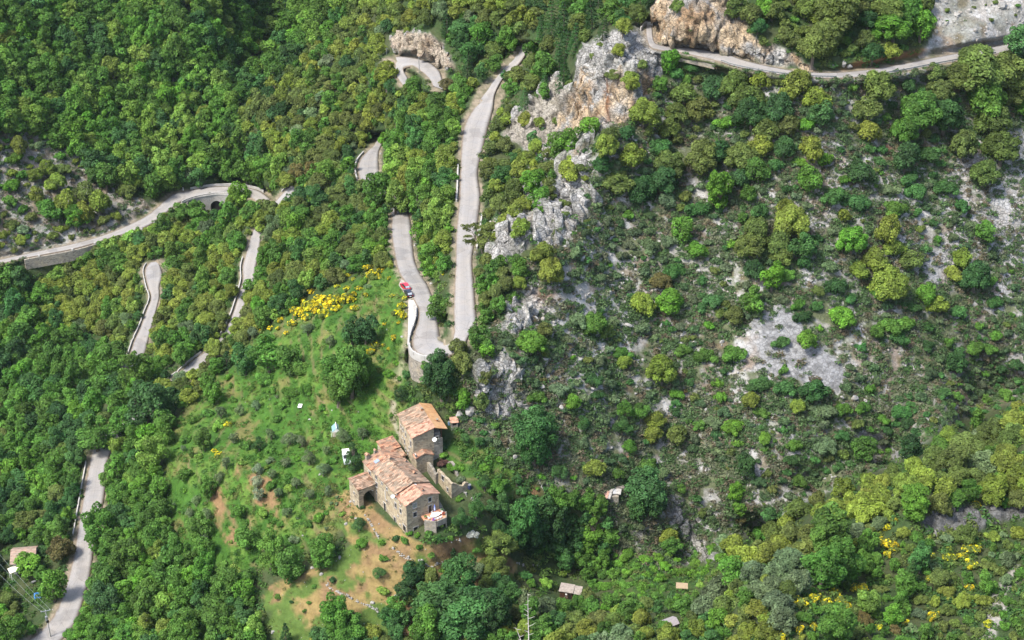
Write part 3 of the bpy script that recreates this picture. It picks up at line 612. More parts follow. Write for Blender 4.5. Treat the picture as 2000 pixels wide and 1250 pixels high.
rl = MB(); rl.prism([(17.403, 6.75), (AY1 + .25, 6.3), (AY1 + .25, 6.52), (17.403, 6.97)], 'x', AX0 - .25, -.03); rl.build('wing_roof', TILES, h)
MB().prism([(17.25, 6.95), (17.33, 7.07), (17.47, 7.07), (17.55, 6.95)], 'x', AX0 - .2, -.05).build('ridge_tiles', TILES, h)
MB().prism([(AY0 + .003, 5.9), (AY1 - .003, 5.9), (AY1 - .003, 6.2), (17.4, 6.74), (AY0 + .003, 5.93)], 'x', AX0 + .003, AX0 + .4).build('wing_gable', STONE, h)
for (x, y) in ((203, 312), (228, 450), (226, 572)): pix_window(h, MO, MA, 'x', AX0, *c6(x, y), .35, .55, sill=False)
# the terrace on the gable side
TZ = 4.25
tp = [(3.6, -.01), (8.6, -.01), (8.9, -1.6), (7.8, -3.6), (5.4, -3.7), (3.4, -1.9)]
MB().prism(tp, 'z', TZ - .25, TZ).build('terrace_floor', TERRA, h)
m = MB()
for i in range(1, 5):
    (xa, ya), (xb, yb) = tp[i], tp[i + 1]; L = math.hypot(xb - xa, yb - ya); nx, ny = (yb - ya) / L, -(xb - xa) / L
    if ny > 0: nx, ny = -nx, -ny
    m.prism([(xa, ya), (xb, yb), (xb + nx * .3, yb + ny * .3), (xa + nx * .3, ya + ny * .3)], 'z', TZ - 5.5 if i != 3 else TZ - 1.2, TZ + (.12 if i in (1, 2) else .3))
m.build('terrace_wall', GSTONE, h)
MB().prism([(5.3, -3.3), (7.7, -3.2), (7.7, -3.0), (5.3, -3.1)], 'z', TZ - 5, TZ - .3).build('terrace_shade_panel', DARK, h)  # near-black slab paints the shade of the opening under the terrace
for i in range(9): MB().box(9.0, 10.4, 1.2 + i * .42, 1.62 + i * .42 - .003, -1, 2.4 + i * .26).build('stair_step', GSTONE, h)

def in_frame(O, An, x, y, z):
    ca, sa = math.cos(An), math.sin(An); return Vector((O[0] + x * ca - y * sa, O[1] + x * sa + y * ca, O[2] + z))
def mo(x, y, z): return in_frame(MO, MA, x, y, z)
t = empty('garden_table', mo(6.1, -2.1, TZ), MA + .1, 'white oval garden table on the terracotta terrace', 'table')
MB().prism([(1.25 * math.cos(a), .72 * math.sin(a)) for a in np.linspace(0, 2 * math.pi, 20)[:-1]], 'z', .70, .75).build('tabletop', WHITE, t)
for sx in (-1, 1):
    for sy in (-1, 1): MB().tube([(sx * .75, sy * .4, .7), (sx * .85, sy * .45, 0)], .035, 6).build('leg', WHITE, t)
chairs = [(-1.6, 0, 1.57, 'left end'), (1.65, .1, -1.57, 'right end'), (-.75, -1.05, math.pi, ''), (0, -1.1, math.pi, ''), (.75, -1.05, math.pi, ''), (-.1, 1.05, 0, '')]
clab = ['white garden chair at the left end of the oval terrace table', 'white garden chair at the right end of the oval terrace table', 'white garden chair on the valley side of the table, nearest the purple flower pot', 'middle white garden chair on the valley side of the terrace table', 'white garden chair on the valley side of the table, nearest the vine', 'white garden chair between the terrace table and the farmhouse door']
ch0 = empty('garden_chair', (0, 0, 0)); MB().box(-.24, .24, -.24, .24, .42, .46).build('seat', WHITE, ch0)
bk = MB()
for q in range(4): bk.box(-.22 + q * .13, -.17 + q * .13, .2, .24, .46, .88)
bk.box(-.24, .24, .2, .25, .84, .92); bk.build('backrest', WHITE, ch0)
for sx in (-1, 1):
    for sy in (-1, 1): MB().tube([(sx * .2, sy * .2, .42), (sx * .22, sy * .22, 0)], .022, 5).build('leg', WHITE, ch0)
def copy_tree(o, parent=None):
    c = o.copy(); COL.objects.link(c); c.parent = parent
    for q in list(o.children): copy_tree(q, c)
    return c
for i, (dx, dy, ra, _) in enumerate(chairs):
    o = ch0 if i == 0 else copy_tree(ch0); o.location = mo(6.1 + dx, -2.1 + dy, TZ); o.rotation_euler = (0, 0, MA + ra); tag(o, clab[i], 'chair', 'white chairs round the terrace table')
ps = empty('folded_parasol', mo(6.75, -.75, TZ), 0, 'folded blue and white parasol standing by the farmhouse door', 'parasol')
MB().tube([(0, 0, 0), (0, 0, 2.5)], .03, 6).build('pole', WHITE, ps); MB().tube([(0, 0, .7), (0, 0, 1.0), (0, 0, 2.0), (0, 0, 2.35)], [.22, .26, .17, .03], 9).build('canopy', plain('blue_cloth', (.12, .17, .40), .8), ps)
MB().tube([(0, 0, 0), (0, 0, .12)], .28, 10).build('base', CONC, ps)
MB().tube([(.02, -.25, 1.0), (.02, -.2, 1.7)], [.09, .06], 6).build('tie_band', WHITE, ps)
def pot(loc, mp, ml, lab, r=.28, leaf=.4):
    o = empty('flower_pot', loc, 0, lab, 'flower pot', 'pots along the terrace edge'); MB().tube([(0, 0, 0), (0, 0, .4)], [r * .7, r], 10).build('pot', mp, o)
    m = MB()
    for _ in range(60):
        a, b = R.uniform(0, 6.28), R.uniform(0, 1); p = Vector((math.cos(a) * leaf * b, math.sin(a) * leaf * b, .4 + R.uniform(0, .4))); q = Vector((R.uniform(-1, 1), R.uniform(-1, 1), R.uniform(0, 1))).normalized() * .12; s_ = q.orthogonal().normalized() * .07
        m.add([p - q, p - s_, p + q, p + s_], [(0, 1, 2, 3)])
    m.build('plant', ml, o)
PURP = plain('purple_flowers', (.22, .10, .42), .8); GRN = plain('pot_leaves', (.06, .13, .03), .7)
pot(mo(5.0, -3.2, TZ), TERRA, PURP, 'flower pot with purple blossoms on the terrace edge'); pot(mo(8.3, -1.1, TZ), WHITE, GRN, 'white flower pot at the right corner of the terrace'); pot(mo(4.0, -1.3, TZ), TERRA, GRN, 'flower pot with green leaves beside the terrace wall near the blocked arch'); pot(mo(8.0, -2.4, TZ), IRON, plain('red_flowers', (.30, .06, .04), .8), 'rust coloured flower pot with red blossoms at the outer terrace edge')

# ---------------------------------------------------------------- small tiled outbuilding behind the farmhouse
ob = empty('stone_outbuilding', mo(7.3, 20.4, 0), MA, 'small stone outbuilding with two stepped tile roofs behind the long farmhouse', 'outbuilding')
MB().prism([(2.6, 0), (6.1, 0), (6.1, 7.5), (2.6, 6.7)], 'x', 0, 4.0).build('wall', STONE, ob); MB().prism([(0, 0), (2.597, 0), (2.597, 6.3), (0, 5.8)], 'x', .4, 4.0).build('wall', STONE, ob)
MB().prism([(2.3, 6.62), (6.3, 7.53), (6.3, 7.75), (2.3, 6.84)], 'x', -.25, 4.2).build('roof', TILES, ob); MB().prism([(-.25, 5.75), (2.59, 6.3), (2.59, 6.52), (-.25, 5.97)], 'x', .2, 4.2).build('roof', TILES_OLD, ob)
# ---------------------------------------------------------------- upper house
UO, UA = (-22.76, 299.75, 1.0), math.radians(22)
uh = empty('stone_house', UO, UA, 'upper three storey stone house with one new orange roof slope over an open loft', 'house')
walls(uh, 0, 5.1, 0, 10.4, -3, [(0, 7.7), (5.1, 9.2)]); walls(uh, 5.103, 7.2, .02, 10.38, -3, [(5.103, 6.1), (7.2, 5.9)], mat=GSTONE)
walls(uh, 5.103, 7.2, 7.5, 10.38, 5.5, [(5.103, 9.2), (7.2, 8.5)], mat=GSTONE)
MB().box(5.11, 5.2, .05, 7.5, 6.1, 9.1).build('loft_shade_panel', DARK, uh)  # near-black sheet over the inner wall, painted shade of the open loft
for yy in (.3, 3.8): MB().box(6.95, 7.15, yy, yy + .2, 5.9, 8.5).build('post', WOOD, uh)
MB().box(5.3, 7.0, 1.2, 2.4, 6.12, 6.9).build('loft_clutter', GREYWOOD, uh)
L1 = MB().prism([(-.3, 7.6), (5.35, 9.28), (5.35, 9.5), (-.3, 7.82)], 'y', 3.4, 10.7).build('roof', TILES_OLD, uh)
L2 = MB().prism([(-.32, 7.63), (5.35, 9.30), (5.35, 9.54), (-.32, 7.87)], 'y', -.35, 3.397).build('roof', TILES_PINK, uh)
N1 = MB().prism([(5.353, 9.34), (8.3, 8.35), (8.3, 8.5), (5.353, 9.52)], 'y', -.5, 10.8).build('roof', TILES_NEW, uh)
for (cx, cyy, zz) in ((4.9, 7.6, 9.4), (6.9, 2.6, 8.9)):
    c_ = MB().box(cx - .2, cx + .2, cyy - .2, cyy + .2, zz - .2, zz + .6).build('chimney', IRON, uh); MB().box(cx - .26, cx + .26, cyy - .26, cyy + .26, zz + .6, zz + .68).build('chimney_cap', GSTONE, c_)
for (x, y, w_, h_) in ((885, 410, .55, .9), (920, 475, .55, 1.0), (907, 572, .6, 1.1), (988, 600, .75, 1.5), (922, 680, .45, .7), (967, 670, .45, .9), (952, 722, .45, .7), (878, 515, .35, .5), (858, 375, .5, .9)):
    pix_window(uh, UO, UA, 'x', 0, *c5(x, y), w_, h_)
p = hit_local(UO, UA, 'y', -.5, *c5(1306, 540)); dish(uh, p, (-.2, -1, .4), .55); pix_window(uh, UO, UA, 'y', .02, *c5(1345, 517), .6, .6)
an = walls(uh, .05, 4.1, -1.9, -.003, -3, [(.05, 3.0), (2.1, 3.9), (4.1, 3.1)], 'annex_wall'); gable_roof('annex_roof', uh, .05, 4.1, 2.1, -1.9, -.05, 3.02, 3.92, 3.12, TILES)
pix_window(uh, UO, UA, 'x', .05, *c5(1052, 778), .6, 1.2)
# ---------------------------------------------------------------- ruined house
RO = mo(14.3, 4.6, 0); ru = empty('ruined_house', RO, MA, 'roofless ruined stone house overgrown with bushes beside the stairs', 'ruin')
def ragged(x0, x1, y0, y1, zb, tops, name='wall', mat=STONE):
    m = MB(); n = len(tops) - 1; alongx = abs(x1 - x0) > abs(y1 - y0)
    for i in range(n):
        a, b = i / n, (i + 1) / n
        if alongx: m.prism([(x0 + (x1 - x0) * a, zb), (x0 + (x1 - x0) * b, zb), (x0 + (x1 - x0) * b, tops[i + 1]), (x0 + (x1 - x0) * a, tops[i])], 'y', y0, y1)
        else: m.prism([(y0 + (y1 - y0) * a, zb), (y0 + (y1 - y0) * b, zb), (y0 + (y1 - y0) * b, tops[i + 1]), (y0 + (y1 - y0) * a, tops[i])], 'x', x0, x1)
    return m.build(name, mat, ru)
ragged(0, .6, 0, 6.3, -3, [6.0, 5.9, 6.15, 6.0, 6.3, 6.2, 6.3]); ragged(-.7, -.1, 6.3, 11.6, -1, [5.0, 5.9, 6.2, 6.5, 6.4, 6.6, 6.7], mat=GSTONE); ragged(-.7, .1, 5.9, 6.29, -1, [5.3, 5.6], mat=GSTONE)
ragged(.603, 4.6, 0, .6, -3, [5.9, 5.4, 4.6, 4.2, 4.9, 4.4]); ragged(4.0, 4.6, .603, 9.0, -1, [4.4, 3.6, 3.9, 3.2, 4.8, 6.2, 6.5, 5.9, 5.0], mat=GSTONE); ragged(-.7, 4.6, 11.6, 12.1, 0, [6.7, 5.8, 5.2, 5.9, 5.1, 4.6], mat=GSTONE)
window(ru, 'y', 0, 2.2, .1, .8, 1.9, mat=DARK, sill=False, door=True)
for (x, y, w_, h_) in ((1465, 240, .9, 1.2), (1530, 398, .55, .9)): pix_window(ru, tuple(RO), MA, 'x', 0, *c6(x, y), w_, h_, mat=DARK)
window(ru, 'x', 0, 2.6, -.6, .8, 1.9, mat=DARK, sill=False, door=True)

# ---------------------------------------------------------------- other huts
def on_ground(u, v, dz=0): p = ground(u, v); return Vector((float(p[0]), float(p[1]), float(p[2]) + dz))
def hut(name, u, v, rz, w_, d, zw, rise, label, cat, wm, rm, posts=False, ext=0, seat=1.0):
    o = empty(name, on_ground(u, v), rz, label, cat)
    if posts:
        for sx in (-1, 1):
            for sy in (-1, 1): MB().tube([(sx * (w_ / 2 - .15), sy * (d / 2 - .15), -seat), (sx * (w_ / 2 - .15), sy * (d / 2 - .15), zw)], .07, 6).build('post', WOOD, o)
    else:
        MB().prism([(-d / 2, -seat), (d / 2, -seat), (d / 2, zw + rise), (-d / 2, zw)], 'x', -w_ / 2, w_ / 2).build('wall', wm, o)
    MB().prism([(-d / 2 - .25, zw), (d / 2 + .2, zw + rise * 1.1), (d / 2 + .2, zw + rise * 1.1 + .12), (-d / 2 - .25, zw + .12)], 'x', -w_ / 2 - .2, w_ / 2 + .2).build('roof', rm, o)
    if ext: MB().prism([(-d / 2 - .1, zw - .25), (d / 2 + .1, zw + rise * .8), (d / 2 + .1, zw + rise * .8 + .1), (-d / 2 - .1, zw - .15)], 'x', w_ / 2 + .21, w_ / 2 + ext).build('lean_to_roof', rm, o)
    return o
s1 = hut('wooden_shed', 1107, 1166, math.radians(-14), 2.9, 2.2, 2.4, .35, 'dark brown wooden shed with a grey plank roof below the orchard terraces', 'shed', WOOD, GREYWOOD, ext=2.0, seat=2)
MB().box(-.15, .3, -1.16, -1.05, 1.5, 1.9).build('window', WHITE, s1); MB().box(-.3, .4, -1.16, -1.05, .9, 1.0).build('shelf', GREYWOOD, s1); MB().box(.55, 1.25, -1.15, -1.05, 0, 1.9).build('door', DARK, s1)
s2 = hut('garden_shelter', 1331, 1157, math.radians(-6), 2.2, 1.2, 1.7, .2, 'small plank roof on posts amid the bright green brambles in the gully', 'shelter', WOOD, plain('tan_planks', (.28, .21, .13), .85), posts=True, seat=1.5)
s3 = empty('hidden_hut', on_ground(1308, 1226), math.radians(28), 'grey ridged hut roof poking out of the trees at the bottom', 'hut'); MB().box(-1.8, 1.8, -1.4, 1.4, -2, 1.6).build('wall', GREYWOOD, s3)
s3.scale = (.75, .75, .85)
MB().prism([(-1.7, 1.5), (0, 2.3), (0, 2.4), (-1.7, 1.62)], 'x', -2, 2).build('roof', plain('grey_sheet', (.25, .225, .225), .7), s3); MB().prism([(.003, 2.3), (1.7, 1.5), (1.7, 1.62), (.003, 2.4)], 'x', -2, 2).build('roof', plain('grey_sheet', (.25, .225, .225), .7), s3)
s4 = hut('tiled_oven_shed', 887, 832, math.radians(8), 1.6, 1.5, 1.5, .35, 'tiny stone shed with a tiled roof beside a grey boulder behind the upper house', 'shed', GSTONE, TILES_PINK)
MB().box(-.45, .5, -.78, -.7, .7, 1.35).build('opening', DARK, s4)
bl = empty('water_barrel', on_ground(877.5, 830), 0, 'blue water barrel beside the tiny tiled shed', 'barrel'); MB().tube([(0, 0, 0), (0, 0, .3), (0, 0, .6), (0, 0, .95)], [.3, .34, .34, .3], 12).build('barrel_body', plain('barrel_blue', (.12, .20, .30), .5), bl); MB().tube([(0, 0, .93), (0, 0, .98)], .31, 12).build('lid', METAL, bl)
bx_ = empty('rain_barrel', on_ground(917, 955), 0, 'dark blue rain barrel by the corner of the ruined house', 'barrel'); MB().tube([(0, 0, 0), (0, 0, .4), (0, 0, .8), (0, 0, 1.2)], [.38, .43, .43, .38], 12).build('barrel_body', plain('navy_plastic', (.03, .04, .09), .5), bx_); MB().tube([(0, 0, 1.18), (0, 0, 1.24)], .4, 12).build('lid', METAL, bx_)
# collapsed hut of corrugated sheets
ch_ = empty('collapsed_hut', on_ground(1190, 970), 0, 'collapsed hut of rusty corrugated sheets and planks on the slope', 'hut')
def corrug(mat, cx, cy_, cz, w_, d, rz, tilt, roll=0, name='roof_sheet'):
    m = MB(); n = 14; vs, fs = [], []; M_ = Matrix.Translation((cx, cy_, cz)) @ Matrix.Rotation(rz, 4, 'Z') @ Matrix.Rotation(tilt, 4, 'X') @ Matrix.Rotation(roll, 4, 'Y')
    for i in range(n + 1):
        for y in (-d / 2, d / 2): vs.append(M_ @ Vector((-w_ / 2 + w_ * i / n, y, .05 * (i % 2))))
    for i in range(n): fs.append((2 * i, 2 * i + 2, 2 * i + 3, 2 * i + 1))
    nn = len(vs); vs += [p - Vector((0, 0, .03)) for p in vs]; fs += [tuple(x + nn for x in f[::-1]) for f in fs]
    m.add(vs, fs); m.build(name, mat, ch_)
PSH = plain('pale_sheet', (.33, .33, .33), .5); RSH = plain('rusted_sheet', (.42, .25, .19), .7, 0, .3, 2); GSH = plain('dull_sheet', (.36, .34, .31), .6, 0, .25)
corrug(PSH, 1.4, .8, 1.15, 1.1, 2.0, .02, .25); corrug(RSH, -.8, -.6, 1.1, 1.3, 2.2, -.35, .3); corrug(GSH, 0, -.9, 1.0, .9, 1.8, -.35, .3); corrug(GSH, 2.3, .4, 1.2, 1.1, 1.8, -.2, .2, .15); corrug(GSH, .4, .7, 1.3, 1.0, 1.7, -.6, .2); corrug(RSH, -1.6, .5, .9, .8, 1.4, -.4, .3)
m = MB()
for i in range(9): a = R.uniform(-1.2, 1.2); cx, cyy = R.uniform(.3, 3), R.uniform(1.2, 2.6); m.tube([(cx - math.cos(a), cyy - math.sin(a) * .5, 1.1 + R.uniform(0, .5)), (cx + math.cos(a), cyy + math.sin(a) * .5, 1.2 + R.uniform(0, .7))], .06, 5)
m.build('planks', GREYWOOD, ch_); MB().box(-1.2, 2.2, -.9, 1.3, -1.5, .6).build('base_wall', GSTONE, ch_)
# cottage at the lower left
co = empty('cottage', at_z(50, 1098, -47.5), math.radians(8), 'small cottage with a brown tiled roof among trees left of the lower road', 'house')
MB().box(-2.8, 3.0, -2.6, 3.2, -4, 2.2).build('wall', CONC, co)
MB().prism([(-3.2, 1.9), (.6, 3.7), (.6, 3.9), (-3.2, 2.1)], 'x', -3.3, 3.2).build('roof', TILES_BROWN, co); MB().prism([(.603, 3.7), (3.6, 2.1), (3.6, 2.3), (.603, 3.9)], 'x', -3.3, 3.2).build('roof', TILES_BROWN, co)
window(co, 'y', -2.6, -1.0, .4, .8, 1.0); window(co, 'y', -2.6, 1.4, -.6, .9, 2.0, door=True, sill=False, mat=WOOD)
aw = empty('porch_canopy', at_z(28, 1113, -46.6), math.radians(33), 'cream flat porch canopy in front of the brown roofed cottage', 'canopy'); MB().prism([(-1.4, 0), (1.5, .35), (1.5, .45), (-1.4, .1)], 'y', -1.1, 1.3).build('canopy_roof', plain('cream_sheet', (.66, .61, .50), .7), aw)
for sx in (-1.2, 1.3):
    for sy in (-.95, 1.1): MB().tube([(sx, sy, -3.5), (sx, sy, .05)], .06, 6).build('post', WHITE, aw)
# greenhouse, van, white panel, blue frame
gh = empty('greenhouse', on_ground(657, 842), math.radians(10), 'little glass greenhouse with a white ridge beam on the meadow', 'greenhouse')
GG = plain('greenhouse_glass', (.16, .27, .31), .12)
MB().box(-1.0, 1.0, -1.3, 1.3, -1, .9).build('base_wall', plain('pale_boards', (.50, .44, .36), .8), gh)
MB().prism([(-1.05, .95), (0, 1.9), (0, 1.94), (-1.05, 1.0)], 'y', -1.3, 1.3).build('glass_roof', GG, gh); MB().prism([(.003, 1.9), (1.05, .95), (1.05, 1.0), (.003, 1.94)], 'y', -1.3, 1.3).build('glass_roof', GG, gh)
MB().prism([(-1, .9), (1, .9), (0, 1.88)], 'y', -1.29, -1.2).build('gable_frame', WHITE, gh); MB().box(-.06, .06, -1.4, 1.4, 1.94, 2.06).build('ridge_beam', WHITE, gh)
for xx in (-1.05, 1.0): MB().box(xx, xx + .06, -1.35, 1.35, .9, 1.0).build('eave_rail', WHITE, gh)
MB().tube([(-1.3, -1.2, -.5), (-1.3, -1.0, 1.2)], .04, 5).build('stake', WHITE, gh)
vn = empty('parked_van', on_ground(677, 897), math.radians(12), 'white roofed van parked nose downhill left of the ivy column by the farmhouse', 'van')
VB = plain('pale_green_paint', (.42, .47, .46), .35); 
MB().prism([(-2.0, .35), (2.1, .35), (2.1, 1.15), (-.9, 1.15), (-2.0, .95)], 'x', -.85, .85).build('body', VB, vn)
MB().prism([(-.75, 1.153), (2.05, 1.153), (2.0, 1.95), (-.35, 1.95)], 'x', -.80, .80).build('cabin', VB, vn); MB().box(-.84, .84, -.4, 2.05, 1.953, 2.05).build('roof', WHITE, vn)
MB().prism([(-.80, 1.2), (-.76, 1.2), (-.40, 1.9), (-.44, 1.9)], 'x', -.72, .72).build('windscreen', GLASS, vn)
for sx in (-1, 1):
    MB().box(sx * .80 - .02, sx * .80 + .02, -.2, 1.8, 1.3, 1.8).build('side_window', GLASS, vn)
    for sy in (-1.35, 1.4): MB().tube([(sx * .72, sy, .33), (sx * .9, sy, .33)], .33, 12).build('wheel', DARK, vn)
    MB().box(sx * .62 - .15, sx * .62 + .15, -2.04, -1.97, .6, .8).build('headlight', WHITE, vn)
wp = empty('white_board', on_ground(586.5, 795), math.radians(-4), 'plain white board lying flat on the green meadow', 'board'); MB().box(-.48, .48, -.85, .85, .42, .50).build('board', WHITE, wp)
for sx in (-.4, .4):
    for sy in (-.7, .7): MB().box(sx - .04, sx + .04, sy - .04, sy + .04, -.5, .42).build('foot', GREYWOOD, wp)
bf = empty('blue_frame', on_ground(74, 1165), math.radians(14), 'bright blue rectangular frame pool on the lawn near the power pole', 'pool'); 
for (a, b, c, d) in ((-.95, -.7, -1.1, 1.1), (.7, .95, -1.1, 1.1), (-.7, .7, -1.1, -.85), (-.7, .7, .85, 1.1)): MB().box(a + .002, b - .002, c, d, -.4, .5).build('side_panel', BLUE, bf)
MB().box(-.69, .69, -.84, .84, -.3, .2).build('pool_water', plain('murky_water', (.16, .26, .25), .1), bf)
tb = empty('wheelbarrow', on_ground(66, 1139), math.radians(40), 'grey wheelbarrow on the lawn uphill of the blue frame', 'wheelbarrow'); MB().prism([(-.45, .35), (.4, .35), (.6, .7), (-.6, .7)], 'y', -.3, .3).build('tray', METAL, tb); MB().tube([(.75, -.05, .2), (.75, .05, .2)], .2, 12).build('wheel', DARK, tb)
for sy in (-.25, .25): MB().tube([(.75, sy * .3, .2), (-.3, sy, .38), (-1.0, sy, .55)], .03, 5).build('handle', METAL, tb)

# ---------------------------------------------------------------- cars on the lay-by
def make_car(name, loc, rz, paint, label, plate=True):
    o = empty(name, loc, rz, label, 'car'); PR = [(-1.98, .28), (1.95, .28), (2.0, .55), (1.9, .72), (1.0, .86), (-1.85, .92), (-2.0, .75)]
    b = MB(); ws = [(-.80, 0), (-.72, .06)]
    def loft(pr, wl, wh, z0, z1):
        n = len(pr); V = []; 
        for sgn in (-1, 1):
            for (y, z) in pr: V.append((sgn * (wl + (wh - wl) * (z - z0) / (z1 - z0)), y, z))
        F = [tuple(range(n)), tuple(range(2 * n - 1, n - 1, -1))] + [(i + n, (i + 1) % n + n, (i + 1) % n, i) for i in range(n)]
        return V, [f[::-1] for f in F]
    b.add(*loft(PR, .84, .76, .28, .92)); b.build('body', paint, o)
    c = MB(); c.add(*loft([(-1.78, .88), (.95, .86), (.25, 1.40), (-1.25, 1.44)], .74, .56, .88, 1.44)); c.build('cabin', GLASS, o)
    MB().add(*loft([(-1.35, 1.435), (.30, 1.395), (.22, 1.46), (-1.22, 1.50)], .585, .55, 1.39, 1.5)).build('roof', paint, o)
    rg = MB(); rg.prism([(-1.76, .97), (-1.72, .97), (-1.36, 1.36), (-1.42, 1.36)], 'x', -.52, .52); rg.build('rear_window', plain('sky_glass', (.30, .33, .38), .12), o)
    for sx in (-1, 1):
        for sy in (-1.25, 1.25):
            w_ = MB().tube([(sx * .66, sy, .31), (sx * .84, sy, .31)], .31, 14).build('wheel', DARK, o); MB().tube([(sx * .842, sy, .31), (sx * .855, sy, .31)], .18, 10).build('rim', METAL, w_)
        MB().box(sx * .60 - .12, sx * .60 + .12, -2.03, -1.93, .66, .84).build('tail_light', plain('red_lens', (.35, .02, .02), .3), o)
        MB().box(sx * .58 - .14, sx * .58 + .14, 1.90, 2.0, .58, .70).build('headlight', WHITE, o)
        MB().box(sx * .86 - .08, sx * .86 + .08, .55, .70, .95, 1.07).build('mirror', paint, o)
    MB().box(-.26, .26, -2.05, -1.98, .50, .62).build('number_plate', WHITE, o); MB().box(-.78, .78, -2.04, -1.9, .30, .46).build('bumper', paint if plate else DARK, o)
    return o
def car_paint(n, c):
    k = NT(n); k.surf(c, .28, None, 0, .5); k.t.nodes['Principled BSDF'].inputs['Coat Weight'].default_value = .6; return k.m
hdg = math.radians(18)
PADZ = lambda v: 13.7 + (v - 545) * .045
ca1 = make_car('parked_car', Vector(at_z(792, 563, 14.95)), hdg + .12, car_paint('red_car_paint', (.42, .015, .025)), 'red hatchback parked on the lay-by, the farther of two cars')
ca2 = make_car('parked_car', Vector(at_z(798, 576, 15.6)), hdg, car_paint('black_car_paint', (.012, .012, .02)), 'black hatchback parked close behind the red car', False)
lay = at_z(np.array([783, 779, 790, 797, 800, 806, 810, 800]), np.array([545, 556, 573, 586, 586, 583, 577, 555]), np.array([14.0, 14.3, 15.2, 15.9, 15.9, 15.8, 15.5, 14.4]) - .06)
m = MB(); m.add(list(lay) + [p - np.array([0, 0, 2.5]) for p in lay], [tuple(range(8)), tuple(range(15, 7, -1))] + [(i + 8, (i + 1) % 8 + 8, (i + 1) % 8, i) for i in range(8)])
tag(m.build('gravel_layby', plain('pale_gravel', (.30, .275, .235), .95, 0, .25, 2)), kind='structure')
def edge_line(road, side, v0, v1, off, axis=1):
    Lp, Rp, S_ = RIB[road]; E_, O_ = (Lp, Rp) if side == 'L' else (Rp, Lp); cc = S_[:, (0 if side == 'L' else 2) + axis]
    k = [i for i in range(len(E_)) if v0 <= cc[i] <= v1]; P = E_[k[0]:k[-1] + 1]; Q = O_[k[0]:k[-1] + 1]; d = (P - Q); d[:, 2] = 0; d /= np.linalg.norm(d, axis=1, keepdims=True)
    return P + d * off, d
def strip_wall(name, P, d, top, bot, th, mat, label=None, cat='wall', parent=None, group=None, arch=None):
    """wall along the points P; `top` above and `bot` below them; arch(s) gives the underside along the wall's length"""
    P = np.asarray(P); s = np.concatenate([[0], np.cumsum(np.linalg.norm(np.diff(P[:, :2], axis=0), axis=1))])
    ss = np.linspace(0, s[-1], max(3, int(s[-1] / .35)) + 1); P = np.stack([np.interp(ss, s, P[:, i]) for i in range(3)], 1); D = np.stack([np.interp(ss, s, d[:, i]) for i in range(3)], 1)
    V = []; 
    for i in range(len(ss)):
        b_ = P[i, 2] - bot if arch is None else max(P[i, 2] - bot, arch(ss[i], P[i, 2]))
        tz = P[i, 2] + (top(ss[i]) if callable(top) else top)
        for off, z in ((0, tz), (th, tz), (th, b_), (0, b_)): V.append((P[i, 0] + D[i, 0] * off, P[i, 1] + D[i, 1] * off, z))
    F = []; n = len(ss)
    for i in range(n - 1):
        for k in range(4): F.append((i * 4 + k, i * 4 + (k + 1) % 4, i * 4 + 4 + (k + 1) % 4, i * 4 + 4 + k))
    F += [(3, 2, 1, 0), (n * 4 - 4, n * 4 - 3, n * 4 - 2, n * 4 - 1)]
    m = MB(); m.add(V, F); o = m.build(name, mat, parent)
    import bmesh
    bm = bmesh.new(); bm.from_mesh(o.data); bmesh.ops.recalc_face_normals(bm, faces=bm.faces); bm.to_mesh(o.data); bm.free()
    if label: tag(o, label, cat, group)
    return o, s[-1]
# hairpin parapet: the stretch from the ramp round the tip
Lp, Rp, S_ = RIB['hairpin_road']; k0 = int(np.argmin(abs(S_[:, 1] - 600) + abs(S_[:, 0] - 818))); k1 = int(np.argmin(abs(S_[:, 0] - 862) + abs(S_[:, 1] - 700)))
P = Lp[k0:k1 + 1]; d = P - Rp[k0:k1 + 1]; d[:, 2] = 0; d /= np.linalg.norm(d, axis=1, keepdims=True)
hp = empty('hairpin_parapet', tuple(P[0]), 0, 'white capped curved retaining wall round the hairpin above the meadow', 'wall')
o, L_ = strip_wall('parapet', P - P[0] + d * .55, d, .75, 1.2, .42, CONC, parent=hp)
k2 = int(np.argmin(abs(S_[:, 1] - 672) + abs(S_[:, 0] - 804))); P2 = Lp[k2:k1 + 1]; d2 = d[k2 - k0:]
strip_wall('retaining_wall', P2 - P[0] + d2 * .56, d2, -1.2, 9, .42, GSTONE, parent=hp)
for i in range(0, k1 - k0, 7):
    q = P[i] - P[0] + d[i] * .75; MB().box(q[0] - .3, q[0] + .3, q[1] - .3, q[1] + .3, q[2] + .1, q[2] + .85).build('parapet_block', CONC, hp)
def road_wall(road, side, v0, v1, label, off=.5, top=.5, th=.3, axis=1, bot=2.5, mat=CONC):
    P, d = edge_line(road, side, v0, v1, off, axis); o = empty('roadside_parapet', tuple(P[0]), 0, label, 'wall', 'low parapets along the road')
    L = np.concatenate([[0], np.cumsum(np.linalg.norm(np.diff(P[:, :2], axis=0), axis=1))])
    # lengths of wall with gaps between
    def tp(s): return top if (s % 9.0) < 8.2 else top - .32
    strip_wall('parapet', P - P[0], d, tp, bot, th, mat, parent=o); return o
Lq, Rq, Sq = RIB['hairpin_road']
kk = [i for i in range(len(Sq)) if 318 < Sq[i, 3] < 402 and Sq[i, 2] > 880]; P = Rq[kk]; d = P - Lq[kk]; d[:, 2] = 0; d /= np.linalg.norm(d, axis=1, keepdims=True); P = P + d * .5
o = empty('roadside_parapet', tuple(P[0]), 0, 'low white parapet on the left edge of the long straight, beside yellow green bushes', 'wall', 'low parapets along the road'); strip_wall('parapet', P - P[0], d, .6, 2, .4, CONC, parent=o)
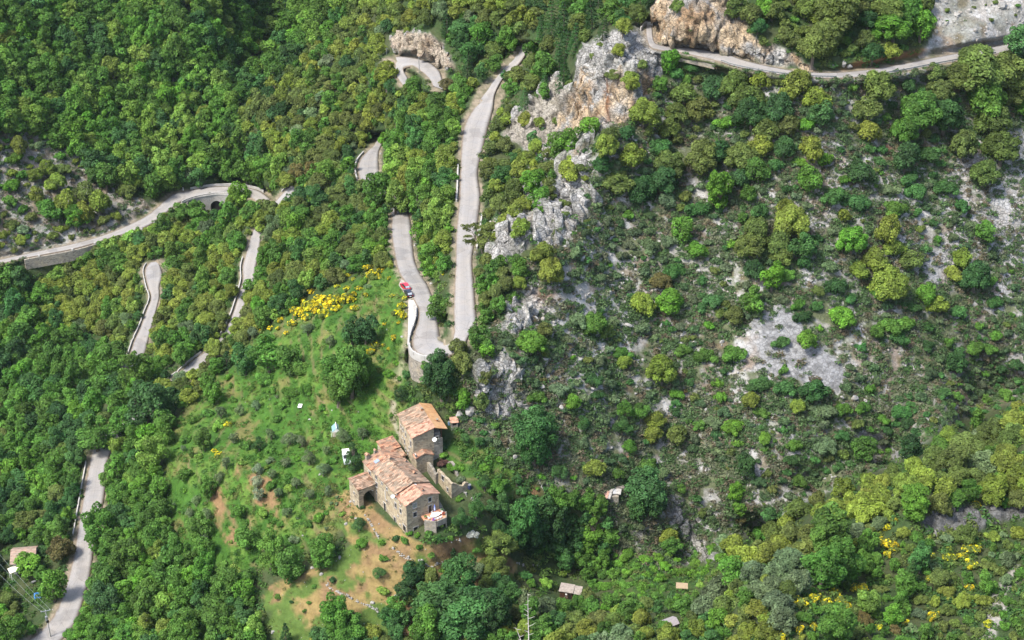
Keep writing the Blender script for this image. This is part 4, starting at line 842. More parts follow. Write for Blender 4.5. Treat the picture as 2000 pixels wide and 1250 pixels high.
kk = [i for i in range(len(Sq)) if 415 < Sq[i, 1] < 490 and Sq[i, 0] > 900]; P = Lq[kk]; d = P - Rq[kk]; d[:, 2] = 0; d /= np.linalg.norm(d, axis=1, keepdims=True); P = P + d * .7
o = empty('roadside_parapet', tuple(P[0]), 0, 'low white parapet on the right edge of the long straight, beside the leaning pine', 'wall', 'low parapets along the road'); strip_wall('parapet', P - P[0], d, .6, 2, .4, CONC, parent=o)
kk = [i for i in range(len(Sq)) if 296 < Sq[i, 1] < 350 and Sq[i, 0] < 760]; P = Lq[kk]; d = P - Rq[kk]; d[:, 2] = 0; d /= np.linalg.norm(d, axis=1, keepdims=True); P = P + d * .6
o = empty('roadside_parapet', tuple(P[0]), 0, 'pale parapet on the outside of the short bend half hidden in the wood', 'wall', 'low parapets along the road'); strip_wall('parapet', P - P[0], d, .6, 2, .4, CONC, parent=o)
road_wall('wooded_road', 'L', 352, 378, 'short piece of parapet glimpsed between trees above the bridge')
road_wall('wooded_road', 'L', 500, 655, 'long thin parapet on the left of the road descending through the wood')
road_wall('wooded_road', 'L', 690, 750, 'parapet on the left of the road just above the green meadow')
road_wall('wooded_road', 'L', 805, 850, 'parapet bit by the road behind the dark trees')
road_wall('wooded_road', 'L', 900, 1050, 'white parapet on the left of the broad road at the lower left', .8)
road_wall('valley_road', 'L', 516, 700, 'parapet winding along the left of the small hairpin in the valley wood')
# stone bridge
P, d = edge_line('bridge_road', 'R', 350, 474, 1.0, 0)
br = empty('stone_bridge', tuple(P[0]), 0, 'curved grey stone bridge with one round arch where the road crosses the gully', 'bridge')
Ls = np.concatenate([[0], np.cumsum(np.linalg.norm(np.diff(P[:, :2], axis=0), axis=1))]); uv = proj(P); sc_ = float(np.interp(421, uv[0], Ls)); RA = 2.55
def arch(s, z): return -1e9 if abs(s - sc_) > RA else (P[:, 2].mean() - P[0, 2] - 4.9 + math.sqrt(max(0, RA * RA - (s - sc_) ** 2)))
strip_wall('spandrel_wall', P - P[0], d, -.05, 12, .5, PALESTONE, parent=br, arch=arch); strip_wall('coping', P - P[0] - d * .1, d, .32, .07, .75, CONC, parent=br); strip_wall('parapet', P - P[0] + d * .05, d, .85, -.318, .4, PALESTONE, parent=br)
strip_wall('arch_shade_panel', P - P[0] - d * .12, d, -1.6, 12, .1, DARK, parent=br)  # flat near-black panel behind the arch, its colour stands for the shade within
ring = MB(); prev = None; zc = P[:, 2].mean() - P[0, 2] - 4.9
for t in np.linspace(0, math.pi, 22):
    s_ = sc_ + (RA + .0) * math.cos(t); s2 = sc_ + (RA + .5) * math.cos(t); q = []
    for sx, rr2 in ((s_, RA), (s2, RA + .5)):
        px = np.array([np.interp(sx, Ls, (P - P[0])[:, i]) for i in range(3)]); dx = np.array([np.interp(sx, Ls, d[:, i]) for i in range(3)]); q.append((px[0] + dx[0] * .58, px[1] + dx[1] * .58, zc + rr2 * math.sin(t)))
    if prev: ring.add(prev + q, [(0, 1, 3, 2)])
    prev = q
ring.build('arch_ring', CONC, br)
px = np.array([np.interp(Ls[0] + 2.6, Ls, (P - P[0])[:, i]) for i in range(3)]); dx = d[6]; MB().box(px[0] - .45, px[0] + .45, px[1] + dx[1] * .9 - .5, px[1] + dx[1] * .9 + .3, -12, -.1).build('pilaster', GSTONE, br)
px = np.array([np.interp(sc_ - 4.6, Ls, (P - P[0])[:, i]) for i in range(3)]); MB().box(px[0] - .25, px[0] + .25, px[1] - .62, px[1] - .45, -4.7, -4.2).build('drain_hole', DARK, br)
P, d = edge_line('bridge_road', 'L', 372, 516, .6, 0); o = empty('roadside_parapet', tuple(P[0]), 0, 'parapet along the outer far side of the bridge bend', 'wall', 'low parapets along the road'); strip_wall('parapet', P - P[0], d, .7, 2, .4, CONC, parent=o)
P, d = edge_line('bridge_road', 'R', 40, 352, .7, 0); o = empty('retaining_wall', tuple(P[0]), 0, 'long grey retaining wall under the road climbing left of the bridge', 'wall')
strip_wall('wall', P - P[0], d, -.05, 4.0, .6, GSTONE, parent=o)
for i in range(2, len(P), 5): q = P[i] - P[0] + d[i] * .2; MB().box(q[0] - .35, q[0] + .35, q[1] - .25, q[1] + .25, q[2] - .04, q[2] + .5).build('kerb_block', CONC, o)
# guard rail of the top road
def rail(v0, v1, label):
    P, d = edge_line('top_road', 'L', v0, v1, .35, 0); o = empty('guard_rail', tuple(P[0]), 0, label, 'guard rail', 'guard rails of the top road'); Q = P - P[0]
    strip_wall('rail', Q + np.array([0, 0, .62]), d, .16, .16, .06, METAL, parent=o)
    L = np.concatenate([[0], np.cumsum(np.linalg.norm(np.diff(Q[:, :2], axis=0), axis=1))])
    for s in np.arange(0, L[-1], 2.5): q = [np.interp(s, L, Q[:, i]) for i in range(3)]; MB().box(q[0] - .06, q[0] + .06, q[1] - .02, q[1] + .1, q[2] - .6, q[2] + .76).build('post', METAL, o)
rail(1405, 1640, 'grey guard rail on the curve of the top road below the orange cliff'); rail(1690, 1950, 'grey guard rail on the straight right part of the top road')
P, d = edge_line('top_road', 'L', 1300, 1400, .4, 0); o = empty('roadside_parapet', tuple(P[0]), 0, 'low stone wall under the top road behind the green tree at the cliff foot', 'wall', 'low parapets along the road'); strip_wall('wall', P - P[0], d, -.02, 2.2, .5, GSTONE, parent=o)
P = at_z(np.array([1252, 1262, 1275]), np.array([59.5, 48.5, 49.5]), 64.9); d = np.tile(np.array([-.6, .8, 0]), (3, 1)); o = empty('roadside_parapet', tuple(P[0]), 0, 'angled parapet where the top road turns behind the crag', 'wall', 'low parapets along the road'); strip_wall('parapet', P - P[0], d, .9, 2, .4, CONC, parent=o)

# ---------------------------------------------------------------- poles and wires
pl = empty('power_pole', on_ground(88, 1258), math.radians(20), 'grey power pole with a cross arm and transformer at the road edge, lower left', 'power pole')
PT = at_z(89, 1193, float(pl.location.z) + 8.6); pl.location = (PT[0], PT[1], pl.location.z); HP = 8.6
MB().tube([(0, 0, -1.5), (0, 0, HP)], [.17, .12], 8).build('pole', CONC, pl); MB().box(-1.15, 1.15, -.08, .08, HP - .15, HP + .02).build('cross_arm', METAL, pl)
MB().tube([(-.1, -.35, HP - 2.6), (-.1, -.35, HP - 1.5)], .32, 10).build('transformer', METAL, pl); MB().tube([(-.65, 0, HP - .15), (0, 0, HP - .9)], .04, 5).build('brace', METAL, pl)
for xx in (-1.05, 0, 1.05): MB().tube([(xx, 0, HP + .02), (xx, 0, HP + .25)], .06, 6).build('insulator', WHITE, pl)
MB().box(-.35, .35, -.5, -.1, HP - 3.4, HP - 2.9).build('switch_box', DARK, pl)
for i, (xx, u, v) in enumerate(((-1.05, 0, 1112), (0, 0, 1092), (1.05, 0, 1074))):
    a = pl.matrix_basis @ Vector((xx, 0, HP + .22)); b0 = Vector(at_z(u, v, a.z - 3)); e = a + (b0 - a) * 2.2; pts = [a.lerp(e, t) - Vector((0, 0, 2.2 * 4 * t * (1 - t))) for t in np.linspace(0, 1, 20)]
    tag(MB().tube(pts, .022, 4).build('power_line', METAL), ('nearest power line from the pole arm across the lower left corner', 'middle power line from the pole arm across the lower left corner', 'farthest power line from the pole arm, passing the cottage roof')[i], 'wire', 'wires of the power pole')
for (u, v0, v1, lab) in ((819, 143, 111, 'thin grey utility pole at the upper hairpin island'), (749, 268, 244, 'thin utility pole among trees above the wooded bend'), (755.5, 106, 93, 'short pole at the left end of the cliff bend')):
    b0 = at_z(u, v0, float(ground(u, v0)[2])); hh = 7.0
    for _ in range(30):
        pv = proj(b0 + np.array([0, 0, hh]))[1]; hh += (pv - v1) * .08
    o = empty('utility_pole', tuple(b0), 0, lab, 'pole', 'utility poles'); MB().tube([(0, 0, -1), (0, 0, hh)], [.13, .09], 7).build('pole', METAL, o); MB().box(-.35, .35, -.04, .04, hh - .45, hh - .35).build('cross_arm', METAL, o)
o = empty('marker_post', on_ground(358, 372), 0, 'small white marker post at the roadside before the bridge', 'post'); MB().box(-.12, .12, -.1, .1, -.3, 1.3).build('post', WHITE, o); MB().box(-.13, .13, -.11, .11, .95, 1.1).build('band', DARK, o)
# ---------------------------------------------------------------- foliage
def m_leaf(name, use_attr):
    k = NT(name); lf = k.n('Attribute', _attribute_name='leaf').outputs['Fac']
    base = k.n('Attribute', _attribute_name='tint').outputs['Color'] if use_attr else k.n('ObjectInfo').outputs['Color']
    pos = k.n('NewGeometry').outputs['Position']
    v = k.n('CombineColor'); [k.l(lf, v.inputs[i]) for i in range(3)]
    c = k.mix(base, v.outputs[0], 1.0, 'MULTIPLY')
    hs = k.n('HueSaturation'); k.l(k.math('ADD', .485, k.math('MULTIPLY', k.noise(.55, 3, .6, pos), .03)), hs.inputs['Hue']); k.l(c, hs.inputs['Color']); c = hs.outputs[0]
    p = k.n('BsdfPrincipled', Roughness=.62); p.inputs['Specular IOR Level'].default_value = .22; k.l(c, p.inputs[0])
    tl = k.n('BsdfTranslucent'); k.l(k.mix(c, (1.0, 1.0, .55), 1.0, 'MULTIPLY'), tl.inputs[0])
    mx = k.n('MixShader', Fac=.33); k.l(p.outputs[0], mx.inputs[1]); k.l(tl.outputs[0], mx.inputs[2]); k.l(mx.outputs[0], k.out.inputs[0]); return k.m
LEAF, LEAFA = m_leaf('foliage', False), m_leaf('mixed_foliage', True)
BARK = plain('bark', (.115, .095, .075), .95, 0, .3, 3); DEADWOOD = plain('bleached_dead_wood', (.34, .32, .29), .9, 0, .2, 3)
def sphere_dirs(rng, n):
    z = rng.uniform(-1, 1, n); t = rng.uniform(0, 2 * np.pi, n); s = np.sqrt(1 - z * z); return np.stack([s * np.cos(t), s * np.sin(t), z], 1)
def leaf_quads(rng, P, N, size, leafv, asp=.62):
    n = len(P); r = sphere_dirs(rng, n); a = np.cross(N, r); a /= np.linalg.norm(a, axis=1, keepdims=True) + 1e-9; b = np.cross(N, a)
    s = (size * rng.uniform(.65, 1.35, n))[:, None]; bend = N * s * .22
    V = np.stack([P - a * s, P - b * s * asp + bend, P + a * s, P + b * s * asp + bend], 1).reshape(-1, 3)
    return V, np.arange(4 * n).reshape(n, 4), np.repeat(leafv, 4)
def lobes_of(kind, rng, big=False):
    L = []
    if kind == 'oak':
        for _ in range(40 if big else 26):
            d = sphere_dirs(rng, 1)[0]; d[2] = abs(d[2]) * 1.1 - .25; q = rng.uniform(.46, .78); L.append((d[0] * q, d[1] * q, .78 + d[2] * .80 * q / .66, rng.uniform(.20, .40) * (.8 if big else 1)))
        L.append((0, 0, .78, .46 if big else .54))
    elif kind == 'broad':
        for _ in range(46 if big else 24):
            d = sphere_dirs(rng, 1)[0]; d[2] = d[2] * .9 + .1; q = rng.uniform(.35, .80); L.append((d[0] * q, d[1] * q, 1.15 + d[2] * .85 * q / .6, rng.uniform(.18, .40) * (.78 if big else 1)))
        L.append((0, 0, 1.1, .42 if big else .5))
    elif kind == 'olive':
        for _ in range(13):
            d = sphere_dirs(rng, 1)[0]; q = rng.uniform(.3, .7); L.append((d[0] * q, d[1] * q, 1.1 + d[2] * .6 * q / .6, rng.uniform(.25, .42)))
    elif kind == 'tall':
        for _ in range(26):
            t = rng.uniform(0, 1); a = rng.uniform(0, 6.28); q = .55 * math.sin(math.pi * (.18 + .8 * t)) ; L.append((math.cos(a) * q, math.sin(a) * q, .4 + 3.0 * t, rng.uniform(.3, .48) * (1.1 - .5 * t)))
    elif kind == 'shrub':
        for _ in range(17):
            a = rng.uniform(0, 6.28); q = rng.uniform(.1, .85); L.append((math.cos(a) * q, math.sin(a) * q, .26 + rng.uniform(0, .48) * (1 - q * .5), rng.uniform(.16, .36)))
        L.append((0, 0, .35, .5))
    return np.array(L)
LEAVES = {'s': (700, .145), 'm': (2000, .086), 'l': (4600, .062)}
def crown_arrays(kind, lod, seed):
    rng = np.random.default_rng(seed); n, size = LEAVES[lod]
    if kind == 'conifer':
        n = int(n * .9); t = rng.uniform(0, 1, n) ** .8; lay = np.floor((1 - t) * 9); frac = (1 - t) * 9 - lay
        zc = .35 + (1 - t) * 0; z = .3 + 3.0 * (lay + .25 * frac) / 9.0; rad = (1.0 - (lay / 9.3)) * rng.uniform(.25, 1, n) ** .6 * (.82 + .3 * hash3(lay.astype(int), np.full(n, seed), np.zeros(n, int), 3)); a = rng.uniform(0, 6.28, n)
        a = a + .25 * np.sin(a * 5 + lay * 1.7); z = z - rad * .28 + rng.normal(0, .03, n)
        P = np.stack([np.cos(a) * rad, np.sin(a) * rad, z], 1); N = np.stack([np.cos(a) * .45, np.sin(a) * .45, np.full(n, .9)], 1) + rng.normal(0, .35, (n, 3)); lv = .8 + .4 * rng.random(n)
        asp = .35
    else:
        L = lobes_of(kind, rng, lod == 'l'); w_ = L[:, 3] ** 2; m = n * 4
        li = rng.choice(len(L), m, p=w_ / w_.sum()); d = sphere_dirs(rng, m); d[:, 2] = np.where(rng.random(m) < .6, np.abs(d[:, 2]), d[:, 2]); rr = L[li, 3] * (1 - .2 * rng.random(m) ** 2 + .28 * rng.random(m) ** 5)
        P = L[li, :3] + d * rr[:, None]
        inside = np.zeros(m, bool)
        for j in range(len(L)):
            inside |= (np.linalg.norm(P - L[j, :3], axis=1) < L[j, 3] * .84) & (li != j)
        keep_ = (~inside) & (P[:, 2] > .02); P, d, li = P[keep_][:n], d[keep_][:n], li[keep_][:n]; k = len(P)
        lt = rng.uniform(.66, 1.34, len(L)); lv = lt[li] * rng.uniform(.62, 1.38, k)
        N = d + rng.normal(0, .38 if kind != 'broad' else .5, (k, 3)) + np.array([0, 0, .45]); asp = .62
        if kind == 'olive': size *= .85; asp = .4
    N /= np.linalg.norm(N, axis=1, keepdims=True)
    return leaf_quads(rng, P, N, size, lv, asp)
CR = {}
NVAR = {'oak': 9, 'broad': 9, 'olive': 4, 'tall': 2, 'shrub': 6, 'conifer': 3}
def crown_var(kind, lod, i):
    key = (kind, lod, i % NVAR[kind])
    if key not in CR:
        V, F, lv = crown_arrays(kind, lod, 100 + hash(kind + lod) % 1 + sum(map(ord, kind + lod)) * 7 + (i % NVAR[kind])); me = mesh_np('crown_' + kind, V, F, False, [LEAF]); attr(me, 'leaf', lv, 'FLOAT'); CR[key] = (V, F, lv, me)
    return CR[key]
TRK = {}
def trunk_mesh(kind, i):
    key = (kind, i % 3)
    if key not in TRK:
        r_ = random.Random(50 + i % 3); m = MB(); h_ = {'oak': .75, 'broad': 1.1, 'olive': .8, 'tall': 2.8, 'shrub': .3, 'conifer': 3.1}[kind]; b = {'shrub': .05, 'conifer': .075}.get(kind, .10)
        bend = r_.uniform(-.1, .1); m.tube([(0, 0, -.5), (bend * .5, 0, h_ * .45), (bend, bend, h_)], [b * 1.2, b * .85, b * .5 if kind != 'conifer' else .015], 6)
        if kind != 'conifer':
            for q in range(4):
                a = q * 1.57 + r_.uniform(-.5, .5); L = {'shrub': .35, 'tall': .4}.get(kind, .55); m.tube([(bend * .5, 0, h_ * .5), (math.cos(a) * L * .5, math.sin(a) * L * .5, h_ * .85), (math.cos(a) * L, math.sin(a) * L, h_ * 1.15)], [b * .55, b * .4, b * .15], 5)
        me = bpy.data.meshes.new('trunk_' + kind); me.from_pydata(m.v, [], m.f); me.materials.append(BARK); TRK[key] = me
    return TRK[key]
COLR = {'y': (.165, .218, .034), 'o': (.105, .146, .034), 'g': (.078, .176, .027), 'b': (.098, .220, .025), 'd': (.036, .092, .026), 'e': (.054, .138, .036), 's': (.115, .170, .078), 'r': (.118, .104, .034),
        'w': (.45, .45, .38), 'm': (.09, .042, .035), 'f': (.50, .43, .018), 'p': (.150, .255, .042), 'k': (.062, .112, .046), 'h': (.092, .128, .062), 'i': (.21, .26, .17)}
CWORD = {'y': 'yellow green', 'o': 'olive green', 'g': 'mid green', 'b': 'bright green', 'd': 'dark green', 'e': 'deep bluish green', 's': 'silvery grey green', 'r': 'brownish olive', 'w': 'white blossoming', 'm': 'dark maroon', 'f': 'yellow flowering', 'p': 'fresh light green', 'k': 'dull green', 'h': 'greyish green', 'i': 'pale silver green'}
HC = {'oak': .80, 'broad': 1.12, 'olive': 1.1, 'tall': 1.8, 'shrub': .42, 'conifer': 1.4}
HW_ = {'oak': 1, 'broad': 1, 'olive': 1, 'tall': 1, 'shrub': 1, 'conifer': 1}
NAME = {'oak': 'oak_tree', 'broad': 'broadleaf_tree', 'olive': 'olive_tree', 'tall': 'slender_tree', 'shrub': 'shrub', 'conifer': 'conifer_tree'}
NOUN = {'oak': 'rounded oak', 'broad': 'broadleaf tree', 'olive': 'olive tree', 'tall': 'slender upright tree', 'shrub': 'shrub', 'conifer': 'pointed conifer', 'broom': 'broom bush'}
TREES = []                                    # dict(u, v, r, c, kind)
def T(text, kind='oak'):
    q = text.split()
    for i in range(0, len(q), 4):
        u, v, r_, c = float(q[i]), float(q[i + 1]), float(q[i + 2]), q[i + 3]; k = kind
        if len(c) > 1: k = {'o': 'oak', 'b': 'broad', 'v': 'olive', 't': 'tall', 's': 'shrub', 'c': 'conifer'}[c[1]]; c = c[0]
        TREES.append(dict(u=u, v=v, r=r_, c=c, k=k, fill=False))
# ridge and rocky slope
T('''1215 70 18 y 1208 97 15 y 1161 111 12 os 1178 94 10 os 1232 158 18 y 1247 134 11 o 1233 170 16 y 1195 148 15 o 1306 120 20 bb 1350 134 17 es 1322 110 14 os 1289 165 17 gb 1255 228 34 y 1302 255 23 o 1288 288 24 es
1316 228 25 o 1363 222 28 o 1336 190 30 o 1393 175 28 d 1433 168 32 o 1460 202 40 o 1484 161 25 y 1420 240 25 bs 1467 228 34 d 1181 289 32 y 1232 309 26 y 1175 326 20 d 1202 363 38 o 1286 292 26 es 1292 356 32 d 1312 329 34 o 1370 312 38 o
1400 302 30 d 1450 309 38 o 1484 286 28 y 1403 376 36 bb 1255 380 32 d 1302 393 24 ss 1363 410 26 es 1134 331 14 os 1100 393 14 os 1148 383 13 es 1101 148 24 dc 1104 87 27 dc 1122 75 22 ec 1030 198 20 ec 1070 138 26 gb 1028 235 18 y 1064 181 14 gb 1114 168 14 o
1094 292 28 gb 1114 286 24 bb 1155 249 22 bb 1188 268 20 o 1040 360 26 bb 1107 339 26 y 1074 366 18 o 1017 336 24 y 1050 390 24 gb 1044 289 18 y''')
T('''1507 24 26 o 1634 34 52 o 1611 74 36 o 1587 97 34 o 1530 70 20 o 1547 84 18 o 1685 81 19 o 1742 62 42 b 1769 30 40 g 1796 54 26 bb 1732 20 36 o 1668 10 34 o 1987 84 30 eb 1319 10 18 o 1440 17 26 o 1467 34 24 o 1480 54 20 d 1494 17 24 b 1490 77 12 o
1903 141 58 o 1870 158 40 o 1947 151 44 o 1920 198 48 g 1984 185 36 o 1997 215 20 bb 1833 188 34 o 1840 235 40 d 1822 144 22 o 1789 222 44 g 1762 255 38 g 1708 178 38 o 1665 171 16 gs 1692 218 28 o 1695 262 26 y 1560 168 28 y 1537 188 22 y 1517 218 32 d 1594 198 25 y
1604 228 26 eb 1570 245 22 bs 1937 242 40 o 1954 296 38 o 1876 289 34 o 1917 346 36 o 1765 312 30 d 1812 299 28 es 1775 349 22 es 1846 366 26 es 1786 376 26 es 1641 292 10 ds 1678 339 28 d 1648 353 16 gs 1735 373 20 ss 1577 296 26 y 1607 312 20 bs 1530 292 26 d 1513 323 20 es
1584 356 28 g 1560 319 16 bs 1628 386 30 es 1671 396 26 es 1537 370 12 ds 1745 410 24 gs 1876 403 20 es 1534 413 20 y 1698 292 14 es 1540 250 24 o 1500 262 26 o 1480 340 28 g 1440 350 24 d''')
T('''1074 534 32 y 1057 497 22 y 1020 457 24 y 1010 524 20 gb 1013 554 16 y 1121 494 18 ss 1165 447 10 es 1168 544 16 ss 1192 517 7 bs 1202 538 14 ss 1360 492 20 bo 1329 450 24 gb 1269 487 22 ss 1309 474 18 ss 1316 531 24 es 1289 551 22 ro 1255 598 28 y 1306 595 28 bo 1430 477 13 bs
1464 484 34 o 1474 450 30 o 1470 531 24 d 1393 588 22 es 1370 601 16 es 1464 591 25 gb 1433 618 22 o 1383 635 12 bs 1158 635 26 g 1185 652 16 o 1128 628 22 ss 1198 628 14 ss 1171 611 12 ds 1034 672 32 b 1064 648 18 o 1121 696 7 bs 1215 689 20 gs 1222 709 18 y 1252 642 20 ss 1292 726 35 y
1319 769 16 bs 1333 685 18 gs 1380 696 22 gs 1433 692 26 gs 1158 743 20 ds 1118 786 19 bo 1050 776 20 gs 1044 845 45 eb 1091 759 20 ss 1218 800 20 gv 1249 806 20 gv 1279 823 22 yo 1138 827 17 ev 1215 833 22 ev 1400 749 13 bs 1407 776 16 bs 1484 753 26 es 1464 783 20 y 1413 726 10 ds
1433 830 20 bs 1393 823 18 ss 1484 806 18 gs''')
T('''1661 474 32 b 1678 531 24 y 1708 511 28 y 1735 454 30 y 1745 487 22 y 1779 511 26 o 1735 558 42 y 1715 571 22 g 1641 622 29 b 1574 665 23 b 1525 669 20 es 1601 640 9 bs 1631 558 24 ds 1618 521 18 ss 1597 467 14 ds 1540 440 36 y 1520 477 28 o 1560 487 28 eb 1530 504 24 o 1567 514 18 ds
1507 544 26 bb 1534 541 20 gs 1560 595 16 gs 1567 618 18 ds 1594 598 16 es 1876 507 22 y 1900 544 34 d 1860 538 20 y 1806 575 22 b 1829 598 24 y 1870 608 22 es 1920 454 24 gb 1742 635 24 gs 1715 645 22 gs 1769 635 24 gs 1755 659 22 es 1809 675 18 ds 1812 635 14 ds 1681 679 14 es 1776 601 20 es
1870 712 24 d 1900 679 24 gs 1930 679 18 gs 1587 766 28 d 1534 759 24 es 1530 722 12 gs 1557 796 18 y 1644 800 20 gs 1607 803 26 ss 1685 796 17 gs 1759 803 22 es 1822 437 12 ds 1987 712 20 d 1964 776 18 gs 1940 590 20 es 1700 760 14 gs 1840 770 18 es''')
T('''1044 868 40 eb 1094 921 18 ev 1232 870 16 gv 1208 924 14 gv 1262 911 24 gs 1161 917 22 y 1255 960 42 eb 1243 991 26 eb 1276 988 24 d 1158 1032 26 bt 1151 1065 20 bb 1101 1018 40 db 1020 1018 40 eb 1040 1045 36 db 1067 991 28 eb 1302 1048 20 y 1312 1072 20 gb 1329 954 13 gs 1358 973 14 ds 1460 907 22 db
1437 964 18 bb 1443 995 18 bb 1440 867 14 bs 1494 857 18 bs 1323 850 24 o 1279 850 22 y 1427 840 20 bs 1292 924 18 ss 1168 991 22 gb 1144 985 20 gb 1025 1122 14 es 1148 1166 22 o 1192 1170 18 gb 1229 1196 22 gb 1252 1210 20 y 1097 1186 20 gb 1128 1183 20 gb 1171 1210 24 o 1510 1000 26 es 1480 1040 22 gs 1556 940 18 gs 1610 870 26 ss 1690 880 26 gb 1640 850 18 es 1550 870 18 gs 1770 880 24 db''')
# near spur
T('''1624 1045 52 gb 1641 1092 46 gb 1601 1109 40 gb 1688 995 40 y 1715 978 30 y 1782 985 34 bb 1769 948 32 y 1802 941 26 y 1628 998 30 y 1843 958 26 y 1863 971 24 g 1937 961 34 y 1920 911 30 s 1960 897 34 y 1853 901 34 o 1890 874 36 o 1937 847 34 o 1977 857 34 o 1819 897 26 o 1836 874 24 g 1853 850 18 y
1688 1062 24 gb 1681 1099 24 gb 1776 1109 26 ec 1762 1139 26 gb 1796 1092 24 eb 1695 1173 26 pb 1634 1216 40 gb 1742 1203 20 bb 1880 1045 22 o 1970 1089 22 ss 1880 1173 24 ys 1917 1173 20 ys 1836 1132 22 o 1937 1048 18 ys 1520 1176 28 s 1527 1216 30 s 1520 1065 22 y 1544 1045 26 o 1540 1099 34 s 1520 1116 26 s 1507 1149 24 s
1433 1065 24 y 1460 1092 26 y 1433 1122 30 gb 1397 1159 30 s 1376 1186 30 s 1413 1186 28 o 1400 1210 24 bb 1484 1153 24 s 1480 1193 24 y 1417 1065 22 s 1363 1233 22 y 1296 1224 13 g 1318 1240 14 y 1322 1166 9 bs 1342 1164 8 gs 1460 1233 24 y 1302 1238 22 y 1262 1240 20 y 1215 1240 24 s 1148 1230 22 y 1111 1230 20 o 1990 930 26 y 1905 935 24 o 1990 1040 20 ys''')
# meadow, houses, orchard
T('''688 648 24 db 715 648 26 db 644 665 13 sv 601 640 16 sv 786 766 20 dv 809 780 9 gs 856 601 27 gb 849 491 28 gb 849 437 40 pb 896 679 20 o 937 665 26 gb 856 702 20 eb 836 716 18 gb 838 738 17 eb 863 739 38 db 903 712 24 o 950 685 16 bb 796 732 12 es 947 739 18 o 937 783 20 o 907 783 18 bb 886 793 13 os
688 729 44 gb 661 756 36 gb 708 722 34 gb 660 725 34 gb 527 699 30 gb 567 706 30 gb 584 722 22 gs 520 739 24 gs 571 766 20 gs 480 706 28 eb 443 702 14 dt 380 732 14 y 417 766 22 gb 323 760 24 y 292 800 46 eb 265 736 36 gb 433 806 13 sv 353 739 18 ss
302 890 34 pb 232 894 20 gs 215 934 20 gb 242 964 32 gb 206 1028 40 gb 255 931 18 ps 400 860 20 gb 406 954 20 gb 390 1032 26 gb 403 1072 24 gb 484 1048 28 gb 403 1116 32 gb 443 1153 40 gb 336 1116 40 gb 215 1132 40 gb 249 1099 40 gb 286 1173 40 gb 212 1169 36 db 289 1213 22 yt 323 1227 20 yo
124 1070 26 ro 108 1143 28 bb 63 1102 29 bb 87 1078 18 es 82 1118 16 gb 202 1226 36 gb 30 1232 30 gb 24 1205 20 o 420 1200 36 gb 370 1233 36 gb 192 850 40 gb 140 1240 18 gs 567 857 17 sv 604 894 16 sv 631 914 17 sv 507 864 16 dv 670 850 17 sv 708 845 14 sv 693 888 19 dt 507 964 14 iv 503 938 14 iv 501 914 14 iv
702 1025 17 ev 708 1058 18 gs 705 990 8 ds 628 1079 32 gb 530 1075 34 gb 567 1109 30 gb 742 1119 16 ev 806 1119 30 db 747 1156 13 ps 775 1186 24 gb 750 1092 10 gs 774 1052 9 ds 900 1011 20 ev 930 991 20 ev 896 974 8 bs 923 1045 12 ws 970 1065 34 oo 964 1106 34 oo 886 1080 9 dt 896 1132 44 eb 870 1183 56 eb 937 1183 54 eb 903 1216 52 eb
829 1226 40 gb 974 1200 38 db 661 1206 36 gb 688 1226 34 gb 644 1193 22 gb 560 1243 24 dc 974 1025 18 ev 863 870 11 ds 907 857 13 ev 947 944 16 ev 970 951 26 gs 937 864 14 ev 863 904 12 ms 868 888 11 bs 890 914 16 bs 900 936 10 ss 858 1024 9 ps 800 1040 8 bs 836 1042 9 gs 815 1046 8 bs 855 1050 9 ds 745 1060 8 bs 790 1056 10 gs 820 1068 9 gs 843 1080 10 gs 880 1050 8 gs 870 1110 14 gs 930 1075 10 gs 480 870 14 gs 455 960 10 gs 600 760 16 gs 555 790 14 gs 540 820 12 gs 650 900 12 gs
530 880 10 gs 742 383 34 gb 772 392 25 pb 724 366 14 sb 788 404 15 gb 757 147 24 y 768 172 20 d 812 173 23 gb 872 168 15 ro 1105 420 9 os 1085 450 8 os 1140 345 9 ys 1120 455 7 gs 1065 470 8 os 1030 455 12 y 470 1000 14 gb 550 1020 10 gs 383 975 13 sv 372 1000 12 sv 405 1005 12 sv 398 1048 12 sv 470 800 12 sv 500 790 12 sv 530 850 12 sv 455 855 12 sv 560 905 12 sv 530 925 11 sv 580 942 12 sv 545 962 12 sv 604 962 12 sv 642 958 11 sv 560 1000 11 sv 430 930 12 sv 442 905 11 sv 590 860 12 sv 640 880 11 sv''')
